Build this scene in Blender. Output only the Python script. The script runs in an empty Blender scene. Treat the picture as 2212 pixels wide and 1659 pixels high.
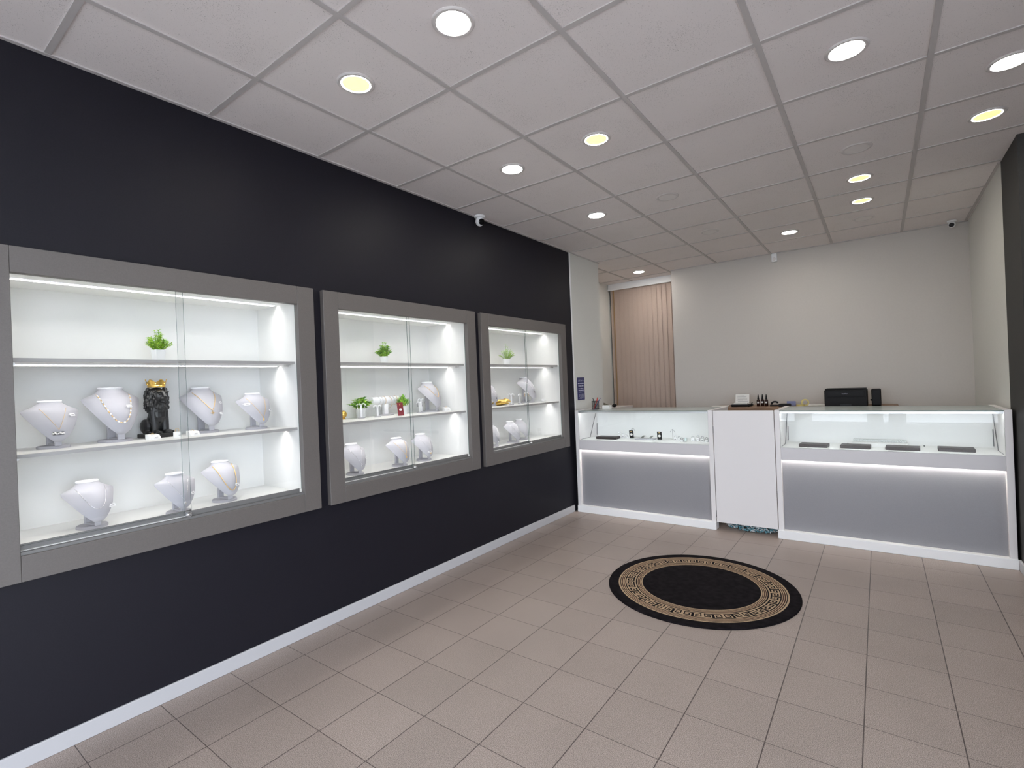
import bpy, math, random
from mathutils import Vector, Matrix
C = bpy.context.scene.collection
SC = bpy.context.scene
PI = math.pi

# ---------------------------------------------------------------- camera, world, exposure
cd = bpy.data.cameras.new('camera'); cam = bpy.data.objects.new('camera', cd); C.objects.link(cam)
cd.sensor_fit = 'HORIZONTAL'; cd.sensor_width = 36.0; cd.lens = 1080.4 / 2212 * 36.0
cd.clip_start = 0.02; cd.clip_end = 200
_w = Vector((0.0123, 0.6331, -0.0391))
_R = Matrix.Rotation(_w.length, 3, _w.normalized()) @ Matrix(((1, 0, 0), (0, 0, -1), (0, 1, 0)))
_rt, _dn, _fw = _R[0], _R[1], _R[2]
_m = Matrix((_rt, -_dn, -_fw)).transposed().to_4x4()
_m.translation = Vector((2.7536, -0.5649, 1.4253))
cam.matrix_world = _m
SC.camera = cam

wd = bpy.data.worlds.new('sky'); SC.world = wd; wd.use_nodes = True
_nt = wd.node_tree
_bg = _nt.nodes['Background']; _bg.inputs['Color'].default_value = (0.80, 0.88, 1.0, 1); _bg.inputs['Strength'].default_value = 10.5
SC.view_settings.view_transform = 'Standard'; SC.view_settings.look = 'None'
SC.view_settings.gamma = 1.0; SC.view_settings.use_curve_mapping = False
SC.view_settings.exposure = 0.0
SC.cycles.max_bounces = 10; SC.cycles.diffuse_bounces = 6; SC.cycles.glossy_bounces = 4
SC.cycles.transparent_max_bounces = 20; SC.cycles.sample_clamp_indirect = 20.0
SC.cycles.caustics_reflective = False; SC.cycles.caustics_refractive = False
LED = 62.0          # radiance of the showcase strips
LAMP = 118.0          # radiance of the ceiling downlights

# ---------------------------------------------------------------- materials
def new_mat(name):
    m = bpy.data.materials.new(name); m.use_nodes = True
    nt = m.node_tree; b = nt.nodes['Principled BSDF']
    return m, nt, b
def lin(c):
    return tuple(((v / 255) / 12.92 if v / 255 <= 0.04045 else ((v / 255 + 0.055) / 1.055) ** 2.4) for v in c)
def mat(name, col, rough=0.5, metal=0.0, spec=0.5, noise=0.0, scale=40.0, bump=0.0):
    m, nt, b = new_mat(name)
    b.inputs['Base Color'].default_value = (*col, 1); b.inputs['Roughness'].default_value = rough
    b.inputs['Metallic'].default_value = metal; b.inputs['Specular IOR Level'].default_value = spec
    if noise or bump:
        tc = nt.nodes.new('ShaderNodeTexCoord'); n = nt.nodes.new('ShaderNodeTexNoise')
        n.inputs['Scale'].default_value = scale; n.inputs['Detail'].default_value = 3
        nt.links.new(tc.outputs['Object'], n.inputs['Vector'])
        if noise:
            r = nt.nodes.new('ShaderNodeMapRange')
            r.inputs['From Min'].default_value = 0.3; r.inputs['From Max'].default_value = 0.7
            r.inputs['To Min'].default_value = 1 - noise; r.inputs['To Max'].default_value = 1 + noise
            mx = nt.nodes.new('ShaderNodeMix'); mx.data_type = 'RGBA'; mx.blend_type = 'MULTIPLY'; mx.inputs[0].default_value = 1
            mx.inputs[6].default_value = (*col, 1)
            nt.links.new(n.outputs[0], r.inputs['Value']); nt.links.new(r.outputs[0], mx.inputs[7])
            nt.links.new(mx.outputs[2], b.inputs['Base Color'])
        if bump:
            bp = nt.nodes.new('ShaderNodeBump'); bp.inputs['Strength'].default_value = bump; bp.inputs['Distance'].default_value = 0.002
            nt.links.new(n.outputs[0], bp.inputs['Height']); nt.links.new(bp.outputs[0], b.inputs['Normal'])
    return m
def emit(name, col, s):
    m, nt, b = new_mat(name)
    b.inputs['Base Color'].default_value = (0.8, 0.8, 0.8, 1)
    b.inputs['Emission Color'].default_value = (*col, 1); b.inputs['Emission Strength'].default_value = s
    return m
def glass(name, tint=(0.99, 0.993, 0.992), ior=1.45, whiten=0.0):
    m, nt, b = new_mat(name); nt.nodes.remove(b)
    out = nt.nodes['Material Output']
    t = nt.nodes.new('ShaderNodeBsdfTransparent'); t.inputs[0].default_value = (*tint, 1)
    g = nt.nodes.new('ShaderNodeBsdfGlossy'); g.inputs['Roughness'].default_value = 0.0
    f = nt.nodes.new('ShaderNodeFresnel'); ge = nt.nodes.new('ShaderNodeNewGeometry')
    mr = nt.nodes.new('ShaderNodeMapRange'); mr.inputs['To Min'].default_value = ior; mr.inputs['To Max'].default_value = 1 / ior
    nt.links.new(ge.outputs['Backfacing'], mr.inputs['Value']); nt.links.new(mr.outputs[0], f.inputs[0])
    mx = nt.nodes.new('ShaderNodeMixShader')
    nt.links.new(f.outputs[0], mx.inputs[0]); nt.links.new(t.outputs[0], mx.inputs[1]); nt.links.new(g.outputs[0], mx.inputs[2])
    res = mx
    if whiten:                                              # pale diffuse share painted in for the bright lit interior below
        d = nt.nodes.new('ShaderNodeBsdfDiffuse'); d.inputs[0].default_value = (0.80, 0.86, 0.84, 1)
        res = nt.nodes.new('ShaderNodeMixShader'); res.inputs[0].default_value = whiten
        nt.links.new(mx.outputs[0], res.inputs[1]); nt.links.new(d.outputs[0], res.inputs[2])
    nt.links.new(res.outputs[0], out.inputs['Surface'])
    return m

def floor_mat():
    m, nt, b = new_mat('floor_tiles'); N, L = nt.nodes, nt.links
    tc = N.new('ShaderNodeTexCoord'); sp = N.new('ShaderNodeSeparateXYZ'); L.new(tc.outputs['Object'], sp.inputs[0])
    T = 0.30881; dist = []; ids = []
    def math_(op, a, v=None):
        n = N.new('ShaderNodeMath'); n.operation = op
        if hasattr(a, 'links'): L.new(a, n.inputs[0])
        else: n.inputs[0].default_value = a
        if v is not None:
            if hasattr(v, 'links'): L.new(v, n.inputs[1])
            else: n.inputs[1].default_value = v
        return n.outputs[0]
    for ax, off in ((0, 0.1885), (1, 0.9265)):
        s = math_('SUBTRACT', sp.outputs[ax], off); s = math_('DIVIDE', s, T)
        fl = math_('FLOOR', s); ids.append(fl)
        fr = math_('SUBTRACT', s, fl); a = math_('SUBTRACT', fr, 0.5); a = math_('ABSOLUTE', a)
        dist.append(math_('SUBTRACT', 0.5, a))
    # running joints (along y) are wider and darker than the cross joints
    gx = N.new('ShaderNodeMapRange'); gx.inputs['From Min'].default_value = 0.005; gx.inputs['From Max'].default_value = 0.008; L.new(dist[0], gx.inputs[0])
    gy = N.new('ShaderNodeMapRange'); gy.inputs['From Min'].default_value = 0.0035; gy.inputs['From Max'].default_value = 0.006; L.new(dist[1], gy.inputs[0])
    g = math_('MINIMUM', gx.outputs[0], gy.outputs[0])
    # salt and pepper speckle of the stoneware
    n1 = N.new('ShaderNodeTexNoise'); n1.inputs['Scale'].default_value = 400; n1.inputs['Detail'].default_value = 2; n1.inputs['Roughness'].default_value = 0.7
    L.new(tc.outputs['Object'], n1.inputs['Vector'])
    cr = N.new('ShaderNodeValToRGB')
    cr.color_ramp.elements[0].position = 0.40; cr.color_ramp.elements[0].color = (0.155, 0.120, 0.106, 1)
    cr.color_ramp.elements[1].position = 0.61; cr.color_ramp.elements[1].color = (0.54, 0.452, 0.40, 1)
    L.new(n1.outputs[0], cr.inputs[0])
    wn = N.new('ShaderNodeTexWhiteNoise'); wn.noise_dimensions = '2D'
    cb = N.new('ShaderNodeCombineXYZ'); L.new(ids[0], cb.inputs[0]); L.new(ids[1], cb.inputs[1]); L.new(cb.outputs[0], wn.inputs['Vector'])
    mr = N.new('ShaderNodeMapRange'); mr.inputs['To Min'].default_value = 0.95; mr.inputs['To Max'].default_value = 1.04; L.new(wn.outputs['Value'], mr.inputs[0])
    n2 = N.new('ShaderNodeTexNoise'); n2.inputs['Scale'].default_value = 2.2; n2.inputs['Detail'].default_value = 4; L.new(tc.outputs['Object'], n2.inputs['Vector'])
    mr2 = N.new('ShaderNodeMapRange'); mr2.inputs['From Min'].default_value = 0.3; mr2.inputs['From Max'].default_value = 0.7; mr2.inputs['To Min'].default_value = 0.94; mr2.inputs['To Max'].default_value = 1.05; L.new(n2.outputs[0], mr2.inputs[0])
    k = math_('MULTIPLY', mr.outputs[0], mr2.outputs[0])
    mu = N.new('ShaderNodeMix'); mu.data_type = 'RGBA'; mu.blend_type = 'MULTIPLY'; mu.inputs[0].default_value = 1
    L.new(cr.outputs[0], mu.inputs[6]); L.new(k, mu.inputs[7])
    mx = N.new('ShaderNodeMix'); mx.data_type = 'RGBA'; L.new(g, mx.inputs[0])
    mx.inputs[6].default_value = (0.085, 0.065, 0.06, 1); L.new(mu.outputs[2], mx.inputs[7])
    L.new(mx.outputs[2], b.inputs['Base Color'])
    b.inputs['Roughness'].default_value = 0.42; b.inputs['Specular IOR Level'].default_value = 0.35
    bp = N.new('ShaderNodeBump'); bp.inputs['Strength'].default_value = 0.4; bp.inputs['Distance'].default_value = 0.002
    L.new(g, bp.inputs['Height']); L.new(bp.outputs[0], b.inputs['Normal'])
    return m
def ceil_mat():
    m, nt, b = new_mat('mineral_ceiling_tile'); N, L = nt.nodes, nt.links
    tc = N.new('ShaderNodeTexCoord')
    n1 = N.new('ShaderNodeTexNoise'); n1.inputs['Scale'].default_value = 300; n1.inputs['Detail'].default_value = 1; n1.inputs['Distortion'].default_value = 0.8
    L.new(tc.outputs['Object'], n1.inputs['Vector'])
    n2 = N.new('ShaderNodeTexNoise'); n2.inputs['Scale'].default_value = 5.0; n2.inputs['Detail'].default_value = 2; L.new(tc.outputs['Object'], n2.inputs['Vector'])
    ad = N.new('ShaderNodeMath'); ad.operation = 'MULTIPLY_ADD'; ad.inputs[1].default_value = 0.24; L.new(n2.outputs[0], ad.inputs[0]); L.new(n1.outputs[0], ad.inputs[2])
    cr = N.new('ShaderNodeValToRGB')
    cr.color_ramp.elements[0].position = 0.795; cr.color_ramp.elements[0].color = (0.82, 0.77, 0.757, 1)
    cr.color_ramp.elements[1].position = 0.835; cr.color_ramp.elements[1].color = (0.45, 0.42, 0.405, 1)
    L.new(ad.outputs[0], cr.inputs[0])
    L.new(cr.outputs[0], b.inputs['Base Color']); b.inputs['Roughness'].default_value = 0.95; b.inputs['Specular IOR Level'].default_value = 0.1
    n3 = N.new('ShaderNodeTexNoise'); n3.inputs['Scale'].default_value = 300; L.new(tc.outputs['Object'], n3.inputs['Vector'])
    bp = N.new('ShaderNodeBump'); bp.inputs['Strength'].default_value = 0.15; bp.inputs['Distance'].default_value = 0.001
    L.new(n3.outputs[0], bp.inputs['Height']); L.new(bp.outputs[0], b.inputs['Normal'])
    return m
def wood_mat(name, c1, c2):
    m, nt, b = new_mat(name); N, L = nt.nodes, nt.links
    tc = N.new('ShaderNodeTexCoord'); mp = N.new('ShaderNodeMapping'); mp.inputs['Scale'].default_value = (1.5, 22, 22)
    n = N.new('ShaderNodeTexNoise'); n.inputs['Scale'].default_value = 3; n.inputs['Detail'].default_value = 5
    L.new(tc.outputs['Object'], mp.inputs[0]); L.new(mp.outputs[0], n.inputs['Vector'])
    cr = N.new('ShaderNodeValToRGB'); cr.color_ramp.elements[0].position = 0.35; cr.color_ramp.elements[1].position = 0.61
    cr.color_ramp.elements[0].color = (*c1, 1); cr.color_ramp.elements[1].color = (*c2, 1)
    L.new(n.outputs[0], cr.inputs[0]); L.new(cr.outputs[0], b.inputs['Base Color']); b.inputs['Roughness'].default_value = 0.5
    return m

MAT = dict(
    floor=floor_mat(), ceil=ceil_mat(),
    tbar=mat('ceiling_bar', (0.54, 0.51, 0.50), 0.6),
    dark=mat('anthracite_wall_paint', (0.0108, 0.0101, 0.0152), 0.5, spec=0.22, noise=0.12, scale=180, bump=0.1),
    white_wall=mat('white_wall_paint', (0.70, 0.695, 0.655), 0.8, spec=0.2, noise=0.015, scale=60, bump=0.08),
    back_wall=mat('dimmed_warm_white_paint', (0.60, 0.565, 0.525), 0.85, spec=0.2, noise=0.015, scale=60, bump=0.08),  # warm white, darkened to stand in for the weaker light at the back
    charcoal=mat('charcoal_wall_paint', (0.040, 0.039, 0.037), 0.6, spec=0.25, noise=0.1, scale=180, bump=0.1),
    skirting=mat('pale_skirting', (0.52, 0.515, 0.53), 0.45),
    trim=mat('white_trim_paint', (0.88, 0.88, 0.88), 0.4),
    frame=mat('grey_frame_laminate', (0.128, 0.115, 0.107), 0.5, noise=0.06, scale=220),
    white=mat('white_laminate', (0.79, 0.76, 0.755), 0.4), fascia=mat('pale_grey_laminate', (0.64, 0.62, 0.63), 0.4),
    case=mat('white_case_lining', (0.80, 0.80, 0.785), 0.5),
    shelfedge=mat('shelf_edge_band', (0.42, 0.41, 0.40), 0.45),
    panel=mat('grey_counter_panel', (0.27, 0.265, 0.28), 0.35, noise=0.03, scale=200),
    alu=mat('brushed_aluminium', (0.62, 0.61, 0.60), 0.35, 0.9, noise=0.06, scale=120),
    track=mat('grey_aluminium_track', (0.20, 0.195, 0.19), 0.5, 0.3),
    chrome=mat('chrome', (0.82, 0.82, 0.83), 0.12, 1.0),
    steel_dark=mat('dark_steel', (0.16, 0.16, 0.165), 0.4, 0.7),
    glass=glass('pane_glass'), glassedge=mat('glass_edge', (0.10, 0.16, 0.145), 0.2),
    led=emit('led_chip', (1.0, 0.98, 0.955), LED * 1.7), led_gap=emit('led_tape', (1.0, 0.98, 0.955), LED * 0.35),
    led_dot=emit('added_led_dot', (0.95, 0.97, 1.0), 1.6), led_soft=emit('added_led_band', (0.85, 0.88, 1.0), 0.35), led_c=emit('counter_led', (0.93, 1.0, 1.02), 36.0), led_f=emit('fascia_led', (1.0, 0.97, 0.90), 42.0),
    lamp=emit('cool_lamp_lens', (1.0, 0.955, 0.90), LAMP), lamp_warm=emit('warm_lamp_lens', (1.0, 0.90, 0.14), 2.2), lamp_rim=emit('warm_lamp_rim', (1.0, 0.93, 0.80), LAMP * 2.6),
    cover=mat('lamp_cover', (0.80, 0.765, 0.745), 0.9),
    ring=mat('lamp_trim_ring', (0.66, 0.625, 0.61), 0.6),
    velvet=mat('white_leatherette', (0.455, 0.45, 0.485), 0.6, noise=0.02, scale=300, bump=0.15),
    cap=mat('white_neck_cap', (0.86, 0.86, 0.88), 0.4),
    gold=mat('polished_gold', (0.86, 0.60, 0.27), 0.36, 0.85),
    silver=mat('polished_silver', (0.80, 0.79, 0.78), 0.18, 1.0),
    pearl=mat('white_pearl', (0.86, 0.83, 0.80), 0.15),
    tag=mat('white_tag', (0.85, 0.85, 0.85), 0.5), ink=mat('grey_ink', (0.22, 0.21, 0.22), 0.6),
    black=mat('black_plaster', (0.012, 0.012, 0.013), 0.38, bump=0.2, noise=0.1, scale=90),
    blackp=mat('black_plastic', (0.007, 0.007, 0.008), 0.55, spec=0.25), blackg=mat('black_gloss', (0.005, 0.005, 0.006), 0.25, spec=0.3),
    crown=mat('gold_paint', (0.80, 0.52, 0.13), 0.28, 0.9, noise=0.15, scale=160),
    pot=mat('white_pot', (0.76, 0.77, 0.78), 0.4),
    leaf=mat('bright_leaf', (0.44, 0.68, 0.06), 0.5, noise=0.35, scale=60),
    leaf2=mat('mid_leaf', (0.27, 0.54, 0.05), 0.5, noise=0.35, scale=60),
    leaf3=mat('dark_leaf', (0.09, 0.28, 0.03), 0.5, noise=0.3, scale=60),
    stem=mat('plant_stem', (0.12, 0.22, 0.05), 0.6), soil=mat('moss_filling', (0.03, 0.05, 0.02), 0.9),
    red=mat('dark_red_cover', (0.22, 0.018, 0.03), 0.45), brown=mat('brown_tray', (0.020, 0.0115, 0.0105), 0.5, noise=0.25, scale=120),
    rugk=mat('black_rug_pile', (0.0085, 0.0065, 0.0078), 0.95, spec=0.1, noise=0.55, scale=26, bump=0.5),
    rugg=mat('beige_rug_pile', (0.43, 0.31, 0.205), 0.95, spec=0.1, noise=0.12, scale=90, bump=0.5),
    rugr=mat('dark_brown_rug_pile', (0.045, 0.018, 0.015), 0.95, spec=0.1),
    blind=mat('beige_blind_fabric', (0.53, 0.42, 0.355), 0.85, spec=0.1, noise=0.05, scale=160),
    ochre=mat('ochre_blind_fabric', (0.60, 0.42, 0.24), 0.85, spec=0.1),
    bluesign=mat('navy_sign', (0.012, 0.014, 0.11), 0.4), signtext=mat('pale_lettering', (0.62, 0.64, 0.75), 0.5),
    wood=wood_mat('oak_worktop', (0.19, 0.105, 0.06), (0.30, 0.18, 0.105)),
    paper=mat('paper', (0.78, 0.77, 0.74), 0.7), yellow=mat('yellow_tape', (0.66, 0.56, 0.20), 0.4),
    amber=mat('dark_amber_glass', (0.028, 0.008, 0.006), 0.15), bluecard=mat('pale_blue_card', (0.22, 0.24, 0.42), 0.5),
    mesh=mat('black_wire_mesh', (0.02, 0.02, 0.022), 0.45, 0.4),
    penred=mat('red_pen', (0.5, 0.03, 0.02), 0.35), penblue=mat('blue_pen', (0.05, 0.06, 0.28), 0.35),
    mopb=mat('blue_mop_yarn', (0.16, 0.36, 0.42), 0.9), mopw=mat('white_mop_yarn', (0.70, 0.74, 0.74), 0.9),
    olive=mat('olive_cloth', (0.16, 0.15, 0.11), 0.8), ground=mat('pavement', (0.52, 0.51, 0.50), 0.9, noise=0.08, scale=6),
    topglass=glass('brightened_counter_glass', (0.97, 0.99, 0.985), 1.45, 0.28),
    clear=glass('clear_acrylic', (0.95, 0.97, 0.97), 1.35), gem=mat('pale_stone', (0.75, 0.80, 0.85), 0.08),
)

# ---------------------------------------------------------------- mesh helpers
class MB:
    def __init__(s): s.v = []; s.f = []; s.m = []
    def add(s, vs, fs, mi=0):
        o = len(s.v); s.v += [tuple(v) for v in vs]
        for f in fs: s.f.append([o + i for i in f]); s.m.append(mi)
        return s
    def box(s, a, b, mi=0):
        (x0, y0, z0), (x1, y1, z1) = a, b
        x0, x1 = min(x0, x1), max(x0, x1); y0, y1 = min(y0, y1), max(y0, y1); z0, z1 = min(z0, z1), max(z0, z1)
        vs = [(x, y, z) for x in (x0, x1) for y in (y0, y1) for z in (z0, z1)]
        return s.add(vs, [(0, 1, 3, 2), (4, 6, 7, 5), (0, 4, 5, 1), (2, 3, 7, 6), (0, 2, 6, 4), (1, 5, 7, 3)], mi)
    def bbox(s, a, b, r=0.002, mi=0):
        """box with chamfered edges on all sides"""
        (x0, y0, z0), (x1, y1, z1) = a, b
        r = min(r, abs(x1 - x0) * .45, abs(y1 - y0) * .45, abs(z1 - z0) * .45)
        vs = []
        for zz, e in ((z0, r), (z0 + r, 0), (z1 - r, 0), (z1, r)):
            q = e + r
            for x, y in ((x0 + q, y0 + e), (x1 - q, y0 + e), (x1 - e, y0 + q), (x1 - e, y1 - q), (x1 - q, y1 - e), (x0 + q, y1 - e), (x0 + e, y1 - q), (x0 + e, y0 + q)):
                vs.append((x, y, zz))
        fs = [tuple(range(7, -1, -1)), tuple(range(24, 32))]
        for k in range(3):
            for i in range(8):
                j = (i + 1) % 8; fs.append((k * 8 + i, k * 8 + j, k * 8 + 8 + j, k * 8 + 8 + i))
        return s.add(vs, fs, mi)
    def lathe(s, prof, c=(0, 0, 0), n=24, mi=0, sx=1, sy=1, axis='z', caps=True):
        vs = []; fs = []
        for r, z in prof:
            for i in range(n):
                a = 2 * PI * i / n; p = (r * math.cos(a) * sx, r * math.sin(a) * sy, z)
                if axis == 'x': p = (p[2], p[0], p[1])
                elif axis == 'y': p = (p[0], p[2], p[1])
                vs.append((p[0] + c[0], p[1] + c[1], p[2] + c[2]))
        for k in range(len(prof) - 1):
            for i in range(n):
                j = (i + 1) % n; fs.append((k * n + i, k * n + j, (k + 1) * n + j, (k + 1) * n + i))
        if caps:
            fs.append(tuple(range(n - 1, -1, -1))); fs.append(tuple((len(prof) - 1) * n + i for i in range(n)))
        return s.add(vs, fs, mi)
    def tube(s, pts, r, n=8, mi=0, closed=False):
        pts = [Vector(p) for p in pts]; vs = []; fs = []; L = len(pts)
        up = None
        for i, p in enumerate(pts):
            if closed: t = pts[(i + 1) % L] - pts[i - 1]
            else: t = pts[min(i + 1, L - 1)] - pts[max(i - 1, 0)]
            t.normalize()
            if up is None: up = t.orthogonal().normalized()
            up = (up - t * up.dot(t))
            if up.length < 1e-5: up = t.orthogonal()
            up.normalize(); sd = t.cross(up)
            rr = r[i] if isinstance(r, (list, tuple)) else r
            for k in range(n):
                a = 2 * PI * k / n; vs.append(p + up * (math.cos(a) * rr) + sd * (math.sin(a) * rr))
        for i in range(L if closed else L - 1):
            i2 = (i + 1) % L
            for k in range(n):
                k2 = (k + 1) % n; fs.append((i * n + k, i * n + k2, i2 * n + k2, i2 * n + k))
        if not closed: fs.append(tuple(range(n - 1, -1, -1))); fs.append(tuple((L - 1) * n + k for k in range(n)))
        return s.add(vs, fs, mi)
    def ball(s, c, r, n=12, mi=0, rot=None):
        rx, ry, rz = r if isinstance(r, (tuple, list)) else (r, r, r)
        m = n // 2; vs = [(0, 0, -rz)]
        for k in range(1, m):
            ph = -PI / 2 + PI * k / m
            for i in range(n):
                a = 2 * PI * i / n; vs.append((rx * math.cos(ph) * math.cos(a), ry * math.cos(ph) * math.sin(a), rz * math.sin(ph)))
        vs.append((0, 0, rz)); fs = []
        for i in range(n):
            j = (i + 1) % n; fs.append((0, 1 + j, 1 + i)); fs.append((len(vs) - 1, 1 + (m - 2) * n + i, 1 + (m - 2) * n + j))
        for k in range(m - 2):
            for i in range(n):
                j = (i + 1) % n; fs.append((1 + k * n + i, 1 + k * n + j, 1 + (k + 1) * n + j, 1 + (k + 1) * n + i))
        if rot is not None: vs = [rot @ Vector(v) for v in vs]
        return s.add([(v[0] + c[0], v[1] + c[1], v[2] + c[2]) for v in vs], fs, mi)
    def prism(s, poly, z0, z1, mi=0):
        n = len(poly); vs = [(x, y, z0) for x, y in poly] + [(x, y, z1) for x, y in poly]
        return s.add(vs, [tuple(range(n - 1, -1, -1)), tuple(range(n, 2 * n))] + [(i, (i + 1) % n, n + (i + 1) % n, n + i) for i in range(n)], mi)
    def xf(s, M):
        s.v = [tuple(M @ Vector(v)) for v in s.v]; return s
    def build(s, name, mats, parent=None, loc=(0, 0, 0), rz=0, smooth=False, angle=None):
        me = bpy.data.meshes.new(name); me.from_pydata(s.v, [], s.f)
        for m in (mats if isinstance(mats, (list, tuple)) else [mats]): me.materials.append(MAT[m] if isinstance(m, str) else m)
        for p, mi in zip(me.polygons, s.m): p.material_index = mi
        me.update()
        o = bpy.data.objects.new(name, me); C.objects.link(o)
        o.location = loc; o.rotation_euler = (0, 0, rz)
        if parent: o.parent = parent
        if smooth:
            for p in me.polygons: p.use_smooth = True
            if angle is not None: me.set_sharp_from_angle(angle=angle)
        return o
A35 = math.radians(38)

def tag(o, label, cat, group=None):
    o['label'] = label; o['category'] = cat
    if group: o['group'] = group
    return o
def thing(name, label, cat, loc=(0, 0, 0), rz=0, group=None):
    o = bpy.data.objects.new(name, None); C.objects.link(o); o.empty_display_size = 0.05
    o.location = loc; o.rotation_euler = (0, 0, rz)
    return tag(o, label, cat, group)
def dup(root, loc, rz, label, group=None, scale=None):
    r = root.copy(); C.objects.link(r); r.location = loc; r.rotation_euler = (0, 0, rz); r['label'] = label
    if group: r['group'] = group
    if scale: r.scale = (scale,) * 3
    for ch in list(root.children):
        c = ch.copy(); C.objects.link(c); c.parent = r
        for g in list(ch.children):
            d = g.copy(); C.objects.link(d); d.parent = c
    return r
def struct(o): o['kind'] = 'structure'; return o

# ---------------------------------------------------------------- room
H = 2.871
TX0, TP = 0.4955, 0.625
YF = -3.3            # shop-front wall behind the camera
OPEN = [(-0.14, 1.058, 'near'), (1.333, 2.55, 'mid'), (2.833, 4.055, 'far')]   # showcase openings along the left wall
OZ0, OZ1 = 0.83, 1.943

b = MB(); b.box((-0.7, YF - 0.3, -0.1), (4.9, 6.9, 0)); struct(b.build('floor', 'floor'))
b = MB(); b.box((-0.7, YF - 0.3, H + 0.005), (4.9, 6.9, H + 0.2)); struct(b.build('ceiling', 'ceil'))
b = MB()
for k in range(-1, 8):
    x = TX0 + k * TP
    if k == -1: b.box((x - .012, 5.08, H), (x + .012, 6.62, H + .014))
    else: b.box((x - .012, YF, H), (x + .012, 6.62 if x < .5 else 6.2, H + .014))
for k in range(-5, 11):
    y = k * TP
    if YF < y < 6.6: b.box(((-.53 if y > 5.08 else 0.0), y - .0118, H + .0005), (3.5 if y > 3.95 else 4.6, y + .0118, H + .0135))
b.box((0, YF, H - .001), (.022, 4.36, H + .012)); b.box((0, 4.36, H - .001), (.016, 5.08, H + .012))
b.box((.53, 6.18, H - .001), (3.52, 6.2, H + .012)); b.box((3.49, 4.43, H - .001), (3.51, 6.2, H + .012))
struct(b.build('trim_1', 'tbar'))
b = MB()                                                  # left wall, pierced by the three showcases
ys = [YF]
for y0, y1, _ in OPEN: ys += [y0 - .02, y1 + .02]
ys.append(4.36)
for i in range(0, len(ys), 2): b.box((-.6, ys[i], 0), (0, ys[i + 1], H + .012))
for y0, y1, _ in OPEN:
    b.box((-.6, y0 - .02, 0), (0, y1 + .02, OZ0 - .02)); b.box((-.6, y0 - .02, OZ1 + .04), (0, y1 + .02, H + .012))
struct(b.build('wall_left', 'dark'))
b = MB(); b.box((-.53, 4.36, 0), (0.0, 5.08, H + .012)); struct(b.build('wall_left_rear', 'white_wall'))
b = MB(); b.box((-.7, 5.08, 0), (-.53, 6.8, H + .012)); struct(b.build('wall_recess', 'white_wall'))
b = MB(); b.box((0, 4.352, 0.0), (0.006, 4.372, H)); struct(b.build('trim_2', 'trim'))
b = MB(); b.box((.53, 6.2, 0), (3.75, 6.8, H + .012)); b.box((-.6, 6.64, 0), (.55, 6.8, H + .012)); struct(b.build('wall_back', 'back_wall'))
b = MB(); b.box((3.522, 5.2, 0), (3.75, 6.2, H + .012)); b.box((3.507, 4.43, 0), (3.75, 5.2, H + .012)); struct(b.build('wall_right_rear', 'white_wall'))
b = MB(); b.box((3.505, 3.91, 0), (4.9, 4.43, H + .012)); 
RW = (-2.4, 0.5, .12, 2.55)                               # unseen side window, added to bring daylight onto the left wall
b.box((4.6, YF, 0), (4.9, RW[0], H + .012)); b.box((4.6, RW[1], 0), (4.9, 3.91, H + .012)); b.box((4.6, RW[0], 0), (4.9, RW[1], RW[2])); b.box((4.6, RW[0], RW[3]), (4.9, RW[1], H + .012))
struct(b.build('wall_right', 'charcoal'))
b = MB()                                                  # shop front with its window openings, behind the camera
WIN = [(0.05, 1.27), (1.52, 2.57), (2.76, 2.92), (3.12, 4.5)]; WZ0, WZ1 = .32, 2.62
b.box((-.6, YF - .25, 0), (4.9, YF, WZ0)); b.box((-.6, YF - .25, WZ1), (4.9, YF, H + .012))
xs = [-.6] + [v for w in WIN for v in w] + [4.9]
for i in range(0, len(xs), 2): b.box((xs[i], YF - .25, WZ0), (xs[i + 1], YF, WZ1))
struct(b.build('wall_front', 'white_wall'))
def portal(w, sx, sy, loc, rot):                           # marks the pane as the way daylight comes in
    L = bpy.data.lights.new('window_portal', 'AREA'); L.shape = 'RECTANGLE'; L.size = sx; L.size_y = sy; L.cycles.is_portal = True
    lo = bpy.data.objects.new('window_portal', L); C.objects.link(lo); lo.parent = w; lo.location = loc; lo.rotation_euler = rot
for i, (x0, x1) in enumerate(WIN):
    b = MB()
    for a, c in (((x0, WZ0), (x1, WZ0 + .05)), ((x0, WZ1 - .05), (x1, WZ1)), ((x0, WZ0 + .05), (x0 + .04, WZ1 - .05)), ((x1 - .04, WZ0 + .05), (x1, WZ1 - .05))):
        b.box((a[0], YF - .12, a[1]), (c[0], YF - .06, c[1]))
    w = struct(b.build('window_%d' % (i + 1), 'trim'))
    b = MB(); b.box((x0 + .03, YF - .095, WZ0 + .04), (x1 - .03, YF - .085, WZ1 - .04)); b.build('window_pane', 'glass', w)
    b = MB(); b.box((x0, YF - .06, WZ0), (x1, YF + .04, WZ0 + .02)); b.build('window_sill', 'trim', w)
    portal(w, x1 - x0, WZ1 - WZ0, ((x0 + x1) / 2, YF - .13, (WZ0 + WZ1) / 2), (PI / 2, 0, 0))
b = MB(); y0, y1, z0, z1 = RW
for a, c in (((y0, z0), (y1, z0 + .05)), ((y0, z1 - .05), (y1, z1)), ((y0, z0 + .05), (y0 + .04, z1 - .05)), ((y1 - .04, z0 + .05), (y1, z1 - .05)), ((-.97, z0 + .05), (-.93, z1 - .05))):
    b.box((4.68, a[0], a[1]), (4.74, c[0], c[1]))
w = struct(b.build('window_5', 'trim'))
MB().box((4.705, y0 + .03, z0 + .04), (4.715, y1 - .03, z1 - .04)).build('window_pane', 'glass', w)
portal(w, z1 - z0, y1 - y0, (4.76, (y0 + y1) / 2, (z0 + z1) / 2), (0, PI / 2, 0))
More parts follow.
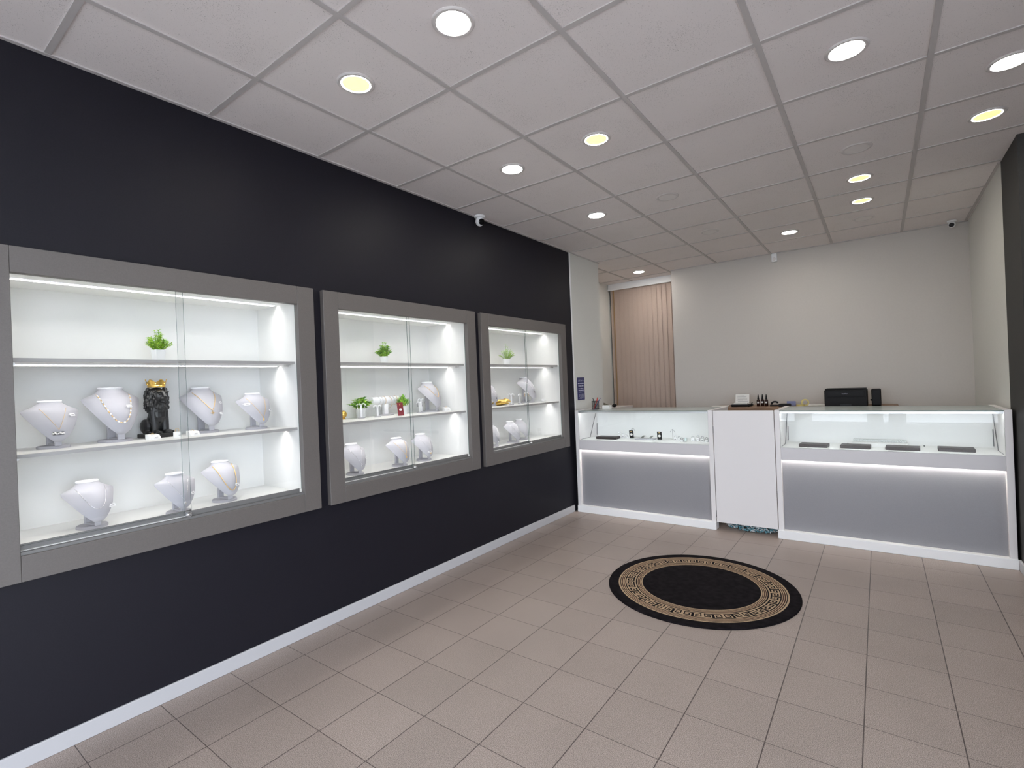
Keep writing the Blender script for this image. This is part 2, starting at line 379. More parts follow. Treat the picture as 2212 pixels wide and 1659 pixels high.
b = MB(); b.box((-20, -30, -.15), (25, YF - .26, -.1)); b.box((4.91, YF - .26, -.15), (25, 20, -.1)); struct(b.build('ground', 'ground'))
# skirting
b = MB(); b.bbox((0, YF, 0), (.014, 4.25, .072), .003); struct(b.build('baseboard_left', 'skirting'))
b = MB(); b.bbox((3.491, 3.896, 0), (3.505, 4.27, .072), .003); b.box((3.505, 3.896, 0), (4.6, 3.91, .072)); b.box((4.586, YF, 0), (4.6, 3.896, .072)); struct(b.build('baseboard_right', 'skirting'))

# ---------------------------------------------------------------- ceiling lamps
def ring_prof(r0, r1, h): return [(r0, 0.001), (r0, -h * .6), (r0 + .003, -h), (r1 - .006, -h), (r1, -h * .3), (r1, .001)]
def downlight(x, y, kind, label, group):
    t = thing('recessed_downlight', label, 'ceiling light', (x, y, H + .005), 0, group)
    MB().lathe(ring_prof(.0665, .087, .007), n=40, caps=False).build('trim_ring', 'ring', t, smooth=True, angle=A35)
    if kind == 'cool': MB().lathe([(.0667, -.0050), (.0667, -.001)], n=40).build('lens', 'lamp', t)
    else:
        MB().lathe([(.0620, -.0050), (.0620, -.001)], n=40).build('lens', 'lamp_warm', t)
        MB().lathe([(.0624, -.0050), (.0667, -.0048)], n=40, caps=False).build('lens_rim', 'lamp_rim', t)
    return t
GL = 'round ceiling downlights'
lamps = [((1, 1), 'cool', 'largest looking lit downlight, white, alone at the top middle of the ceiling'),
         ((0, 1), 'warm', 'warm yellowish downlight above the largest showcase, next to the wall tiles'),
         ((1, 3), 'warm', 'warm yellowish downlight in the middle of the ceiling, beyond two big ones'),
         ((0, 3), 'cool', 'cool white downlight above the gap of middle and far showcase'),
         ((0, 5), 'cool', 'small lit downlight over the far end of the dark wall'),
         ((3, 3), 'cool', 'large white downlight with a broad grey ring, upper right of the ceiling'),
         ((4, 4), 'cool', 'white downlight cut off by the right edge of the photo'),
         ((4, 5), 'warm', 'warm yellowish downlight nearest the dark pillar at right'),
         ((3, 6), 'warm', 'warm downlight over the right counter, nearer of the close yellowish pair'),
         ((3, 7), 'warm', 'warm downlight over the right counter, farther of the close yellowish pair'),
         ((2, 8), 'cool', 'small white downlight in front of the plain back wall'),
         ((-1, 9), 'cool', 'small white downlight in the recess before the vertical blind')]
for (i, j), kind, lab in lamps:
    downlight(TX0 + (i + .5) * TP, (j + .5) * TP, kind, lab, GL)
def cover(i, j, lab):
    t = thing('ceiling_cover', lab, 'ceiling cover', (TX0 + (i + .5) * TP, (j + .5) * TP, H + .005), 0, 'unlit round ceiling covers')
    MB().lathe(ring_prof(.0665, .088, .005), n=40, caps=False).build('trim_ring', 'ring', t, smooth=True, angle=A35)
    MB().lathe([(.0667, -.0038), (.0667, -.001)], n=40).build('cover_disc', 'cover', t)
cover(1, 5, 'unlit round ceiling cover in the left half, the nearer one')
cover(1, 7, 'unlit round ceiling cover in the left half, the farther one')
cover(3, 5, 'unlit round ceiling cover right, nearer than the two yellowish lamps')
cover(3, 8, 'unlit round ceiling cover right, just behind the two yellowish lamps')

def dome_camera(loc, rz, label, sc=1.0):
    t = thing('security_camera', label, 'camera', loc, rz, 'ceiling security cameras'); t.scale = (sc,) * 3
    MB().lathe([(.046, 0), (.046, -.012), (.040, -.017)], n=28).build('mount', 'trim', t, smooth=True, angle=A35)
    MB().ball((0, 0, -.048), (.037, .037, .04), 20).build('housing', 'trim', t, smooth=True)
    R = Matrix.Rotation(.5, 3, 'Y')
    MB().lathe([(.026, -.004), (.026, .006), (.022, .010)], n=24).xf(Matrix.Translation((.030, 0, -.058)) @ Matrix.Rotation(PI / 2 + .35, 4, 'Y')).build('lens', 'blackg', t)
dome_camera((.052, 2.745, H), -.35, 'white security camera above the dark wall with black lens')
dome_camera((3.384, 6.05, H), -1.75, 'security camera with black lens at the back right ceiling corner', .8)
t = thing('motion_detector', 'small white motion detector high on the back wall', 'detector', (1.785, 6.2, 2.812))
MB().bbox((-.030, -.034, -.045), (.030, 0, .056), .006).build('housing', 'trim', t)
MB().lathe([(.019, -.002), (.019, .004), (.012, .009)], n=20).xf(Matrix.Translation((0, -.034, -.012)) @ Matrix.Rotation(PI / 2, 4, 'X')).build('lens', 'cover', t)

# ---------------------------------------------------------------- showcases
S1, S2, FZ, CZ = 1.611, 1.222, .845, 1.962     # shelf tops, case floor, case ceiling
def showcase(y0, y1, label):
    t = thing('jewellery_showcase', label, 'display case', (0, (y0 + y1) / 2, 0.73), 0, 'lit wall showcases')
    ox, oy, oz = 0, -(y0 + y1) / 2, -.73
    def P(name, mb, m, parent=t, **k):
        mb.v = [(v[0], v[1] + oy, v[2] + oz) for v in mb.v]; return mb.build(name, m, parent, **k)
    fx0, fx1 = -.002, .034
    l = y0 - .105; r = y1 + .105
    if y0 < 0: l = y0 - .125
    P('frame_stile', MB().bbox((fx0, l, .729), (fx1, y0 - .0006, 2.048), .0015), 'frame')
    P('frame_stile', MB().bbox((fx0, y1 + .0006, .729), (fx1, r, 2.048), .0015), 'frame')
    P('frame_rail', MB().bbox((fx0, y0, OZ1), (fx1, y1, 2.048), .0015), 'frame')
    P('frame_rail', MB().bbox((fx0, y0, .729), (fx1, y1, OZ0), .0015), 'frame')
    c = MB(); d = -.44; s = .004
    c.box((d - .012, y0 - s - .012, FZ - .012), (d, y1 + s + .012, CZ + .012))
    c.box((d, y0 - s - .012, FZ - .012), (-.003, y0 - s, CZ + .012)); c.box((d, y1 + s, FZ - .012), (-.003, y1 + s + .012, CZ + .012))
    c.box((d, y0 - s, FZ - .012), (-.003, y1 + s, FZ)); c.box((d, y0 - s, CZ), (-.003, y1 + s, CZ + .012))
    P('cabinet_body', c, 'case')
    for z, th in ((S1, .016), (S2, .015)):
        sh = MB(); sh.box((d, y0 - s, z - th), (-.026, y1 + s, z), 0); sh.box((-.026, y0 - s, z - th), (-.024, y1 + s, z), 1)
        so = P('shelf', sh, ['case', 'shelfedge'])
        for yy in (y0 + .006, y1 - .022): P('shelf_bracket', MB().box((-.10, yy, z - th - .012), (-.075, yy + .016, z - th)), 'alu', so)
    for z, xs in ((CZ, -.188), (S1 - .016, -.190), (S2 - .015, -.150)):
        pr = MB(); a0, a1 = y0 + .01, y1 - .018
        pr.box((xs - .0085, a0, z - .0080), (xs - .0065, a1, z)); pr.box((xs + .0065, a0, z - .0080), (xs + .0085, a1, z))
        df = MB()  # added glowing face on the channel wall, imitates the led dots hidden behind
        for k in range(int((a1 - a0) / .0167)): df.box((xs + .0085, a0 + .003 + k * .0167, z - .0068), (xs + .0092, a0 + .013 + k * .0167, z - .0024))
        df.box((xs + .0085, a0, z - .0080), (xs + .0088, a1, z - .001), 1)
        po = P('led_strip', pr, 'alu')
        e = MB(); n = int((a1 - a0) / .0167)
        for k in range(n):
            ya = a0 + .002 + k * .0167
            e.add([(xs - .005, ya, z - .0025), (xs - .005, ya + .006, z - .0025), (xs + .005, ya + .006, z - .0025), (xs + .005, ya, z - .0025)], [(0, 1, 2, 3)], 0)
        e.add([(xs - .0065, a0, z - .002), (xs - .0065, a1, z - .002), (xs + .0065, a1, z - .002), (xs + .0065, a0, z - .002)], [(0, 1, 2, 3)], 1)
        P('led_tape', e, ['led', 'led_gap'], po)
        P('added_led_glow', df, ['led_dot', 'led_soft'], po)
    ym = (y0 + y1) / 2
    for name, ya, yb, x in (('glass_door', y0, ym + .020, -.014), ('glass_door', ym - .016, y1 + .002, -.004)):
        g = MB(); g.box((x - .0025, ya, .862), (x + .0025, yb, OZ1 + .006))
        for i in range(len(g.f)):
            q = [g.v[k] for k in g.f[i]]
            if len({round(v[0], 5) for v in q}) > 1: g.m[i] = 1
        P(name, g, ['glass', 'glassedge'])
    tr = MB(); tr.box((-.022, y0, .83), (-.0175, ym + .020, .868)); tr.box((-.0075, ym - .012, .83), (-.001, y1 - .012, .866))
    tr.box((-.024, y0, OZ0 - .001), (.020, y1, .836)); tr.box((-.0005, y0, .836), (.004, y1, .843)); tr.box((.014, y0, .836), (.020, y1, .842))
    P('door_track', tr, 'track')
    lk = P('door_lock', MB().lathe([(.0125, .0), (.0125, .016), (.010, .019)], n=22).xf(Matrix.Translation((.0, ym + .0, .8505)) @ Matrix.Rotation(PI / 2, 4, 'Y')), 'chrome', smooth=True, angle=A35)
    P('lock_barrel', MB().lathe([(.0075, .019), (.0075, .024)], n=18).xf(Matrix.Translation((0, ym, .8505)) @ Matrix.Rotation(PI / 2, 4, 'Y')).box((.0235, ym - .001, .8475), (.0246, ym + .001, .8535), 1), ['alu', 'blackp'], lk)
    return t
showcase(OPEN[0][0], OPEN[0][1], 'nearest and largest looking lit wall showcase with lion statue inside')
showcase(OPEN[1][0], OPEN[1][1], 'middle lit wall showcase with white bracelet roll inside')
showcase(OPEN[2][0], OPEN[2][1], 'far lit wall showcase with gold hand inside, beside the white column')

# ---------------------------------------------------------------- necklace busts
PROF = [  # z, half width, front x, side drop, neck blend (all in units of the height / half width)
    (.130, .02, .300, .005, 0), (.150, .13, .345, .02, 0), (.180, .21, .380, .03, 0), (.23, .325, .405, .06, 0), (.35, .525, .405, .13, 0), (.50, .725, .365, .20, 0),
    (.62, .85, .300, .26, 0), (.70, .935, .245, .29, 0), (.765, .99, .200, .31, .0), (.805, 1.0, .165, .305, .02), (.84, .88, .125, .265, .12), (.87, .735, .085, .225, .3),
    (.905, .60, .050, .19, .6), (.94, .49, .022, .165, .9), (.975, .425, .008, .155, 1), (1.0, .41, .0, .15, 1)]
def prof(z):
    for a, c in zip(PROF, PROF[1:]):
        if z <= c[0]:
            k = max(0, (z - a[0]) / (c[0] - a[0])); return [p + (q - p) * k for p, q in zip(a, c)]
    return list(PROF[-1])
def bust_front(y, z, Hh, Wh):
    """point on the front surface, local units (m)"""
    _, w, fx, dr, bl = prof(z / Hh)
    s = max(-1, min(1, y / (max(w, .05) * Wh)))
    return (fx - dr * s * s) * (1 - bl) * Hh + bl * (fx - .15 + .15 * math.sqrt(max(0, 1 - s * s))) * Hh if bl else (fx - dr * s * s) * Hh
NF = 14
def make_bust(Hh, Wh, label, cat='jewellery bust'):
    t = thing('necklace_bust', label, cat)
    m = MB(); n2 = 2 * NF; rows = []
    zs = sorted(set([p[0] for p in PROF] + [.29, .42, .56, .66, .73, .78, .82, .85, .89]))
    for z in zs:
        _, w, fx, dr, bl = prof(z); row = []
        th = .055
        for i in range(n2):
            if i < NF: s = -math.cos(PI * i / NF); front = True
            else: s = math.cos(PI * (i - NF) / NF); front = False
            q = math.sqrt(max(0, 1 - s * s))
            xb = fx - dr * s * s - (0 if front else th * (q + .12) * min(1, w * 3))
            xn = fx - .15 + (.15 if front else -.15) * q
            row.append(((xb * (1 - bl) + xn * bl) * Hh, s * w * Wh, z * Hh))
        rows.append(row)
    vs = [v for r in rows for v in r]; fs = []
    for k in range(len(rows) - 1):
        for i in range(n2):
            j = (i + 1) % n2; fs.append((k * n2 + i, k * n2 + j, (k + 1) * n2 + j, (k + 1) * n2 + i))
    fs.append(tuple(range(n2 - 1, -1, -1))); fs.append(tuple((len(rows) - 1) * n2 + i for i in range(n2)))
    m.add(vs, fs); m.build('torso', 'velvet', t, smooth=True, angle=math.radians(50))
    MB().lathe([(.40, -.004), (.435, -.001), (.435, .0035), (.41, .006)], (-.15 * Hh, 0, Hh), 32, sx=.36 * Hh, sy=Wh).build('neck_cap', 'cap', t, smooth=True, angle=A35)
    MB().bbox((-.20 * Hh, -.15 * Wh, .010), (-.13 * Hh, .15 * Wh, .80 * Hh), .003).bbox((-.15 * Hh, -.12 * Wh, .012), (.30 * Hh, .12 * Wh, .020), .002).bbox((.27 * Hh, -.12 * Wh, .012), (.32 * Hh, .12 * Wh, .20 * Hh), .002).build('stand_post', 'velvet', t)
    MB().lathe([(1, 0), (1.0, .009), (.94, .013)], (.02 * Hh, 0, 0), 28, sx=.30 * Hh, sy=.58 * Wh).build('base_plate', 'velvet', t, smooth=True, angle=A35)
    return t
SM = (.208, .100); LG = (.262, .118)
protoS = make_bust(*SM, 'x'); protoL = make_bust(*LG, 'x'); used = {'S': 0, 'L': 0}
GB = 'white necklace busts in the showcases'
def put_bust(kind, x, y, z, rz, label, scale=1.0):
    p = protoS if kind == 'S' else protoL
    if not used[kind]:
        used[kind] = 1; p.location = (x, y, z); p.rotation_euler = (0, 0, rz); p['label'] = label; p['group'] = GB
        if scale != 1: p.scale = (scale,) * 3
        return p
    return dup(p, (x, y, z), rz, label, GB, scale if scale != 1 else None)
def spt(k, y, z, off=.0015):
    Hh, Wh = SM if k == 'S' else LG
    return Vector((bust_front(y, z, Hh, Wh) + off, y, z))
def necklace(kind, x, y, z, rz, label, low=.45, high=.86, half=.42, p=1.0, r=.0009, m='gold', style='chain', pendant=None, tg=None, scale=1.0, pm='gold'):
    Hh, Wh = SM if kind == 'S' else LG
    t = thing('necklace', label, 'necklace', (x, y, z), rz, 'necklaces on the busts')
    pts = []; n = 48
    for i in range(n + 1):
        u = -1 + 2 * i / n
        yy = u * half * Wh; zz = (low + (high - low) * abs(u) ** p) * Hh
        pts.append(spt(kind, yy, zz, r + .0006))
    c = MB()
    if style == 'chain': c.tube(pts, r, 6)
    else:
        k = 0; acc = 0; step = {'beads': .0085, 'pearls': .0125}[style]; last = pts[0]
        c.tube(pts, r * .5, 5)
        for i in range(1, len(pts)):
            seg = (pts[i] - pts[i - 1]); L = seg.length; pos = step - acc
            while pos < L:
                q = pts[i - 1] + seg * (pos / L)
                d = seg.normalized(); rot = d.to_track_quat('Z', 'Y').to_matrix()
                if style == 'pearls' and k % 2 == 0: c.ball(q + Vector((.002, 0, 0)), (r * 1.9, r * 1.9, r * 2.7), 8, 1, rot)
                else: c.ball(q + Vector((.001, 0, 0)), (r * 1.15, r * 1.15, r * 2.3), 8, 0, rot)
                k += 1; pos += step
            acc = (acc + L) % step if pos - L <= step else acc
            acc = step - (pos - L)
    c.build('chain', [m, 'pearl'], t, smooth=True)
    b0 = spt(kind, 0, (low - .012) * Hh, .003)
    if pendant == 'cross':
        MB().bbox((b0.x - .001, -.0022, b0.z - .036), (b0.x + .0025, .0022, b0.z), .0006).bbox((b0.x - .001, -.011, b0.z - .015), (b0.x + .0025, .011, b0.z - .0105), .0006).build('pendant', pm, t)
    elif pendant == 'drop':
        MB().ball((b0.x + .001, 0, b0.z - .009), (.003, .005, .009), 12).tube([(b0.x, 0, b0.z - .002), (b0.x, 0, b0.z + .004)], .0012, 6).build('pendant', pm, t, smooth=True)
    elif pendant == 'bar':
        q = MB(); q.bbox((b0.x - .002, -.024, b0.z - .020), (b0.x + .002, .017, b0.z - .006), .0015, 0)
        for k in range(7): q.ball((b0.x + .003, -.021 + k * .006, b0.z - .013 + .003 * math.sin(k * 2)), .0042, 10, 1 if k % 3 == 1 else 0)
        q.build('pendant', [pm, 'pearl'], t, smooth=True, angle=A35)
    if tg:
        for (ty, tz) in (tg if isinstance(tg[0], tuple) else [tg]):
            a = spt(kind, ty * Wh, tz * Hh, .006); e = spt(kind, ty * Wh + .014, tz * Hh, .006)
            yaw = math.atan2(-(e.x - a.x), e.y - a.y)
            q = MB().box((-.0006, -.016, -.0068), (.0006, .016, .0068), 0).box((.0006, -.007, -.002), (.0009, .010, .0008), 1).box((-.0006, -.024, -.0014), (.0006, -.016, .0014), 0)
            q.xf(Matrix.Translation(a) @ Matrix.Rotation(yaw, 4, 'Z') @ Matrix.Rotation(-.35, 4, 'Y')).build('price_tag', ['tag', 'ink'], t)
    if scale != 1: t.scale = (scale,) * 3
    return t
def set_(kind, x, y, z, rz, blabel, nlabel, scale=1.0, **k):
    put_bust(kind, x, y, z, rz, blabel, scale)
    if nlabel: necklace(kind, x, y, z, rz, nlabel, scale=scale, **k)
# nearest showcase, middle shelf
set_('S', -.245, .022, S2, .06, 'small white bust at the left end of the lion shelf', 'thin chain with a silver bar pendant on the leftmost bust of the lion shelf',
     low=.40, half=.46, p=1, r=.0007, pendant='bar', pm='silver', tg=(.62, .70))
set_('L', -.300, .262, S2, .04, 'large white bust just left of the black lion', 'thick gold and white bead necklace left of the lion', low=.36, high=.89, half=.56, p=2.3, r=.0024, style='pearls', tg=(.36, .66))
set_('L', -.345, .690, S2, .05, 'large white bust right of the black lion', 'gold chain with a cross pendant right of the lion', low=.50, high=.90, half=.50, p=1.2, r=.0017, pendant='cross', tg=[(.62, .66), (.45, .42)], scale=.965)
set_('S', -.235, .925, S2, .02, 'small white bust at the right end of the lion shelf', 'fine gold chain on the bust at the right end of the lion shelf', low=.33, high=.88, half=.52, p=1.1, r=.0010, pendant='drop', tg=[(.62, .52), (-.62, .72)])
# nearest showcase, floor
set_('S', -.2, .135, FZ, .12, 'white bust on the bottom of the nearest showcase, leftmost', 'thin plain silver chain on the bottom left bust of the nearest showcase', low=.44, high=.88, half=.55, p=2.2, r=.0009, m='silver', tg=(.60, .44))
set_('S', -.125, .462, FZ, .04, 'white bust behind the glass door joint of the nearest showcase', 'fine chain with a slim drop behind the glass door joint of the nearest showcase', low=.34, high=.88, half=.5, p=1, r=.0007, m='silver', pendant='drop', pm='silver', tg=(.5, .50), scale=.93)
set_('S', -.2, .715, FZ, .08, 'white bust on the bottom of the nearest showcase, rightmost', 'thick gold link chain on the bottom right bust of the nearest showcase', low=.30, high=.92, half=.50, p=2.2, r=.0021, style='beads', tg=(.30, .42), scale=1.03)
# middle showcase
set_('L', -.285, 2.41, S2, .0, 'large white bust on the middle shelf of the middle showcase', 'gold chain on the large bust beside the bracelet roll', low=.50, high=.89, half=.52, p=1.6, r=.0018, tg=(.70, .58), scale=.94)
set_('S', -.2, 1.575, FZ, -.05, 'white bust on the bottom of the middle showcase, leftmost', 'fine silver chain with drop on the bottom left bust of the middle showcase', low=.36, high=.88, half=.5, p=1, r=.0009, m='silver', pendant='drop', pm='silver', tg=(.62, .52))
set_('S', -.175, 1.955, FZ, -.05, 'white bust on the bottom of the middle showcase, central', 'gold chain with gold drop on the bottom central bust of the middle showcase', low=.40, high=.88, half=.5, p=1, r=.0010, pendant='drop')
set_('S', -.21, 2.235, FZ, -.03, 'white bust on the bottom of the middle showcase, right of the door joint', 'fine chain with a small drop on the bottom right bust of the middle showcase', low=.36, high=.86, half=.5, p=1, r=.0008, m='silver', pendant='drop', tg=(-.1, .36))
# far showcase
set_('S', -.30, 3.215, S2, -.05, 'white bust half hidden by the frame, behind the gold hand', 'thin chain with dark drop on the half hidden bust behind the gold hand', low=.40, high=.86, half=.5, p=1, r=.0008, m='silver', pendant='drop', pm='steel_dark', scale=1.06)
set_('L', -.295, 3.85, S2, -.08, 'large white bust on the middle shelf of the far showcase', 'thin chain on the large bust of the far showcase', low=.46, high=.88, half=.5, p=1.0, r=.0010, m='silver', pendant='drop', pm='silver', tg=(.2, .46), scale=1.02)
set_('S', -.22, 3.13, FZ, -.12, 'white bust cut by the frame on the bottom of the far showcase', 'fine chain with drop on the bottom bust cut by the far frame', low=.30, high=.86, half=.5, p=1, r=.0008, m='silver', pendant='drop', pm='silver')
set_('S', -.20, 3.435, FZ, -.10, 'white bust at the centre of the far showcase bottom', 'thin chain on the central bottom bust of the far showcase', low=.40, high=.86, half=.5, p=1, r=.0009, m='silver')
set_('S', -.28, 3.70, FZ, -.05, 'white bust partly behind the door joint of the far showcase bottom', None)

# ---------------------------------------------------------------- lion statue
t = thing('lion_statue', 'black seated lion statue with gold crown on black plinth', 'statue', (-.325, .452, S2), .12)
random.seed(3)
m = MB()
m.ball((-.012, 0, .085), (.048, .038, .072), 14); m.ball((.012, 0, .120), (.038, .041, .060), 14)
m.ball((.000, 0, .192), (.048, .050, .068), 18); m.ball((.000, 0, .232), (.040, .044, .030), 14); m.ball((.010, 0, .150), (.042, .046, .048), 14)
m.ball((.038, .003, .216), (.030, .032, .036), 14); m.ball((.062, .004, .203), (.024, .019, .015), 12); m.ball((.060, .004, .187), (.017, .015, .009), 10)
m.ball((.083, .004, .211), (.006, .010, .007), 8); m.tube([(.058, .004, .240), (.080, .004, .213)], [.010, .0085], 8)
for s in (-1, 1):
    m.ball((.061, .004 + s * .019, .236), (.010, .011, .0055), 8); m.ball((.064, .004 + s * .016, .226), (.005, .005, .004), 8); m.ball((.006, s * .041, .250), (.010, .011, .012), 10)
    m.tube([(.018, s * .023, .135), (.028, s * .025, .08), (.032, s * .024, .03)], [.022, .017, .016], 10); m.ball((.044, s * .024, .028), (.024, .019, .012), 10)
    for k in (-1, 0, 1): m.ball((.064, s * .024 + k * .011, .026), (.008, .006, .009), 8)
    m.ball((-.028, s * .040, .058), (.042, .024, .042), 12); m.ball((.010, s * .050, .027), (.030, .014, .011), 10)
    for k in (-1, 0, 1): m.ball((.038, s * .050 + k * .008, .025), (.007, .005, .008), 8)
for k in range(230):
    a = random.uniform(-2.6, 2.6); zz = random.uniform(.105, .252)
    f = min(1, max(.45, (zz - .085) / .075)); f *= 1 if zz < .225 else 1 - (zz - .225) * 6
    px, py = .049 * f * math.cos(a) * .98, .0515 * f * math.sin(a)
    if px > .022 and abs(py - .003) < .025 and zz > .182: continue
    rot = Matrix.Rotation(a, 3, 'Z') @ Matrix.Rotation(-.22 + random.uniform(-.2, .1), 3, 'Y') @ Matrix.Rotation(random.uniform(-.35, .35), 3, 'X')
    m.ball((px, py, zz), (.0052, .0046, .016), 7, 0, rot)
o = m.build('lion_body', 'black', t, smooth=True)
md = o.modifiers.new('remesh', 'REMESH'); md.mode = 'VOXEL'; md.voxel_size = .0019; md.use_smooth_shade = True
MB().bbox((-.060, -.069, 0), (.074, .071, .021), .002).build('plinth', 'black', t)
cr = MB(); n = 60
r0, r1 = .038, .047; vs = []; fs = []
for i in range(n):
    a = 2 * PI * i / n; spike = .5 + .5 * math.cos(6 * a); hz = .027 + .013 * spike ** 1.5
    for r, z in ((r0, .262), (r0 + .003, .268), (r0 - .001 + .002, .273), (r0 + .002 + (r1 - r0) * hz / .05, .262 + hz), (r0 - .001 + (r1 - r0) * hz / .05, .262 + hz), (r0 - .003, .272)):
        vs.append((.005 + r * math.cos(a), r * math.sin(a), z))
for i in range(n):
    j = (i + 1) % n
    for k in range(5): fs.append((i * 6 + k, j * 6 + k, j * 6 + k + 1, i * 6 + k + 1))
cr.add(vs, fs)
for k in range(6):
    a = 2 * PI * k / 6; cr.ball((.005 + .0455 * math.cos(a), .0455 * math.sin(a), .302), .0032, 8)
    a += PI / 6; cr.ball((.005 + .0425 * math.cos(a), .0425 * math.sin(a), .279), .0045, 8)
cr.lathe([(.030, .262), (.030, .270)], (.005, 0, 0), 24)
cr.build('crown', 'crown', t, smooth=True, angle=A35)

# ---------------------------------------------------------------- potted plants
def leaf(m, p, d, up, L, W, mi, fold=.25):
    d = d.normalized(); sd = d.cross(up); sd = sd.normalized() if sd.length > 1e-4 else d.orthogonal().normalized(); nn = sd.cross(d)
    pts = [p, p + d * L * .45 + sd * W * .5 + nn * W * fold, p + d * L - nn * L * .12, p + d * L * .45 - sd * W * .5 + nn * W * fold, p + d * L * .5 - nn * W * .02]
    m.add(pts, [(0, 1, 4), (1, 2, 4), (2, 3, 4), (3, 0, 4)], mi)
def plant(loc, rz, label, style, w, h, potw, poth, seed):
    random.seed(seed)
    t = thing('potted_plant', label, 'plant', loc, rz, 'small artificial plants in white pots')
    pw = potw / 2; q = pw * .82
    if style == 'herb': P = [(q, 0), (pw, poth), (pw * .88, poth), (pw * .86, poth - .012)]; MB().lathe([(a * 1.30, z) for a, z in P], n=4, caps=True).xf(Matrix.Rotation(PI / 4 + .2, 4, 'Z')).build('pot', 'pot', t)
    else: MB().lathe([(q, 0), (pw, poth), (pw * .88, poth), (pw * .86, poth - .012)], n=26).build('pot', 'pot', t, smooth=True, angle=A35)
    MB().lathe([(pw * .80, poth - .016), (pw * .80, poth - .010)], n=18).build('filling', 'soil', t)
    m = MB(); up0 = Vector((0, 0, 1)); base = Vector((0, 0, poth - .012)); hh = h - poth
    nst = {'herb': 40, 'round': 34, 'broad': 26, 'spiky': 30, 'airy': 26}[style]
    for i in range(nst):
        a = random.uniform(0, 2 * PI); e = math.sqrt(random.random())
        tipz = hh * (1.02 - .78 * e ** 1.3) * random.uniform(.82, 1.05); rad = w * .5 * e * random.uniform(.75, 1.05)
        tip = base + Vector((rad * math.cos(a), rad * math.sin(a), tipz + .012)); mid = base.lerp(tip, .5) + Vector((math.cos(a), math.sin(a), 0)) * rad * .12 + Vector((0, 0, hh * .05))
        root = base + Vector((math.cos(a), math.sin(a), 0)) * pw * .4 * e
        path = [root.lerp(mid, k / 4) for k in range(4)] + [mid.lerp(tip, k / 4) for k in range(5)]
        m.tube(path, .0009, 4, 3)
        if style == 'spiky':
            for k in range(4):
                p = path[2 + k]; d = (tip - root).normalized() + Vector((random.uniform(-.5, .5), random.uniform(-.5, .5), random.uniform(.1, .5)))
                leaf(m, p, d, up0 if abs(d.normalized().z) < .95 else Vector((1, 0, 0)), hh * random.uniform(.35, .55), .012, random.choice((0, 1, 1, 2)))
        else:
            nl = {'herb': 12, 'round': 11, 'broad': 8, 'airy': 9}[style]; LL = {'herb': .016, 'round': .017, 'broad': .034, 'airy': .017}[style]; WW = {'herb': .007, 'round': .013, 'broad': .016, 'airy': .008}[style]
            for k in range(nl):
                f = .15 + .85 * k / (nl - 1); idx = f * (len(path) - 1); i0 = min(int(idx), len(path) - 2); p = path[i0].lerp(path[i0 + 1], idx - i0)
                for s in (0, PI):
                    b2 = a + s + k * 1.3 + random.uniform(-.4, .4); d = Vector((math.cos(b2), math.sin(b2), random.uniform(.1, .8)))
                    leaf(m, p, d, up0, LL * random.uniform(.8, 1.2), WW, random.choice((0, 0, 1)) if style in ('herb', 'airy') else random.choice((0, 1, 1, 2)))
    m.build('foliage', ['leaf', 'leaf2', 'leaf3', 'stem'], t)
plant((-.20, .428, S1), 0, 'potted plant alone on the top shelf of the nearest showcase', 'herb', .125, .165, .050, .062, 11)
plant((-.20, 1.872, S1), 0, 'potted plant alone on the top shelf of the middle showcase', 'round', .130, .165, .062, .058, 12)
plant((-.20, 3.385, S1), 0, 'potted plant alone on the top shelf of the far showcase', 'airy', .190, .20, .085, .065, 13)
plant((-.33, 1.742, S2), 0, 'bushy plant behind an earring stand, left of the bracelet roll', 'broad', .160, .160, .074, .072, 14)
plant((-.30, 2.125, S2), 0, 'spiky plant behind the dark red card, right of the bracelet roll', 'spiky', .120, .165, .070, .065, 15)

# ---------------------------------------------------------------- small things on the shelves
def ring_box(x, y, z, rz, w, h, label, ring=None):
    t = thing('ring_holder', label, 'ring holder', (x, y, z), rz, 'white ring holders on the shelves')
    MB().add([(-.018, -w / 2, 0), (.024, -w / 2, 0), (.024, w / 2, 0), (-.018, w / 2, 0), (-.018, -w / 2, h), (.010, -w / 2, h * .80), (.010, w / 2, h * .80), (-.018, w / 2, h)],
             [(3, 2, 1, 0), (4, 5, 6, 7), (0, 1, 5, 4), (1, 2, 6, 5), (2, 3, 7, 6), (3, 0, 4, 7)]).build('block', 'tag', t)
    MB().box((-.0006, -.011, -.005), (.0006, .013, .005), 0).box((.0006, -.006, -.002), (.001, .009, .0005), 1).xf(Matrix.Translation((.021, .002, h * .42)) @ Matrix.Rotation(-.65, 4, 'Y')).build('price_tag', ['tag', 'ink'], t)
    MB().tube([(-.004, .008 * math.cos(a), h * .88 + .008 * math.sin(a)) for a in [2 * PI * k / 20 for k in range(20)]], .0010, 6, closed=True).build('ring_band', 'gold', t, smooth=True)
ring_box(-.185, .385, S2, .25, .052, .026, 'white ring holder in front of the lion plinth')
t = thing('ring_holder', 'round white ring holder right of the lion plinth', 'ring holder', (-.17, .487, S2), 0, 'white ring holders on the shelves')
MB().lathe([(.018, 0), (.017, .026), (.012, .029)], n=24).build('block', 'tag', t, smooth=True, angle=A35)
MB().tube([(0, .009 * math.cos(a), .036 + .009 * math.sin(a)) for a in [2 * PI * k / 20 for k in range(20)]], .0010, 6, closed=True).build('ring_band', 'gold', t, smooth=True)
MB().box((.0175, -.006, .008), (.0188, .012, .016), 0).box((.0188, .0, .010), (.0190, .010, .0125), 1).build('price_tag', ['tag', 'ink'], t)
ring_box(-.19, .568, S2, .15, .050, .026, 'white ring holder behind the glass door joint, right of the round one')
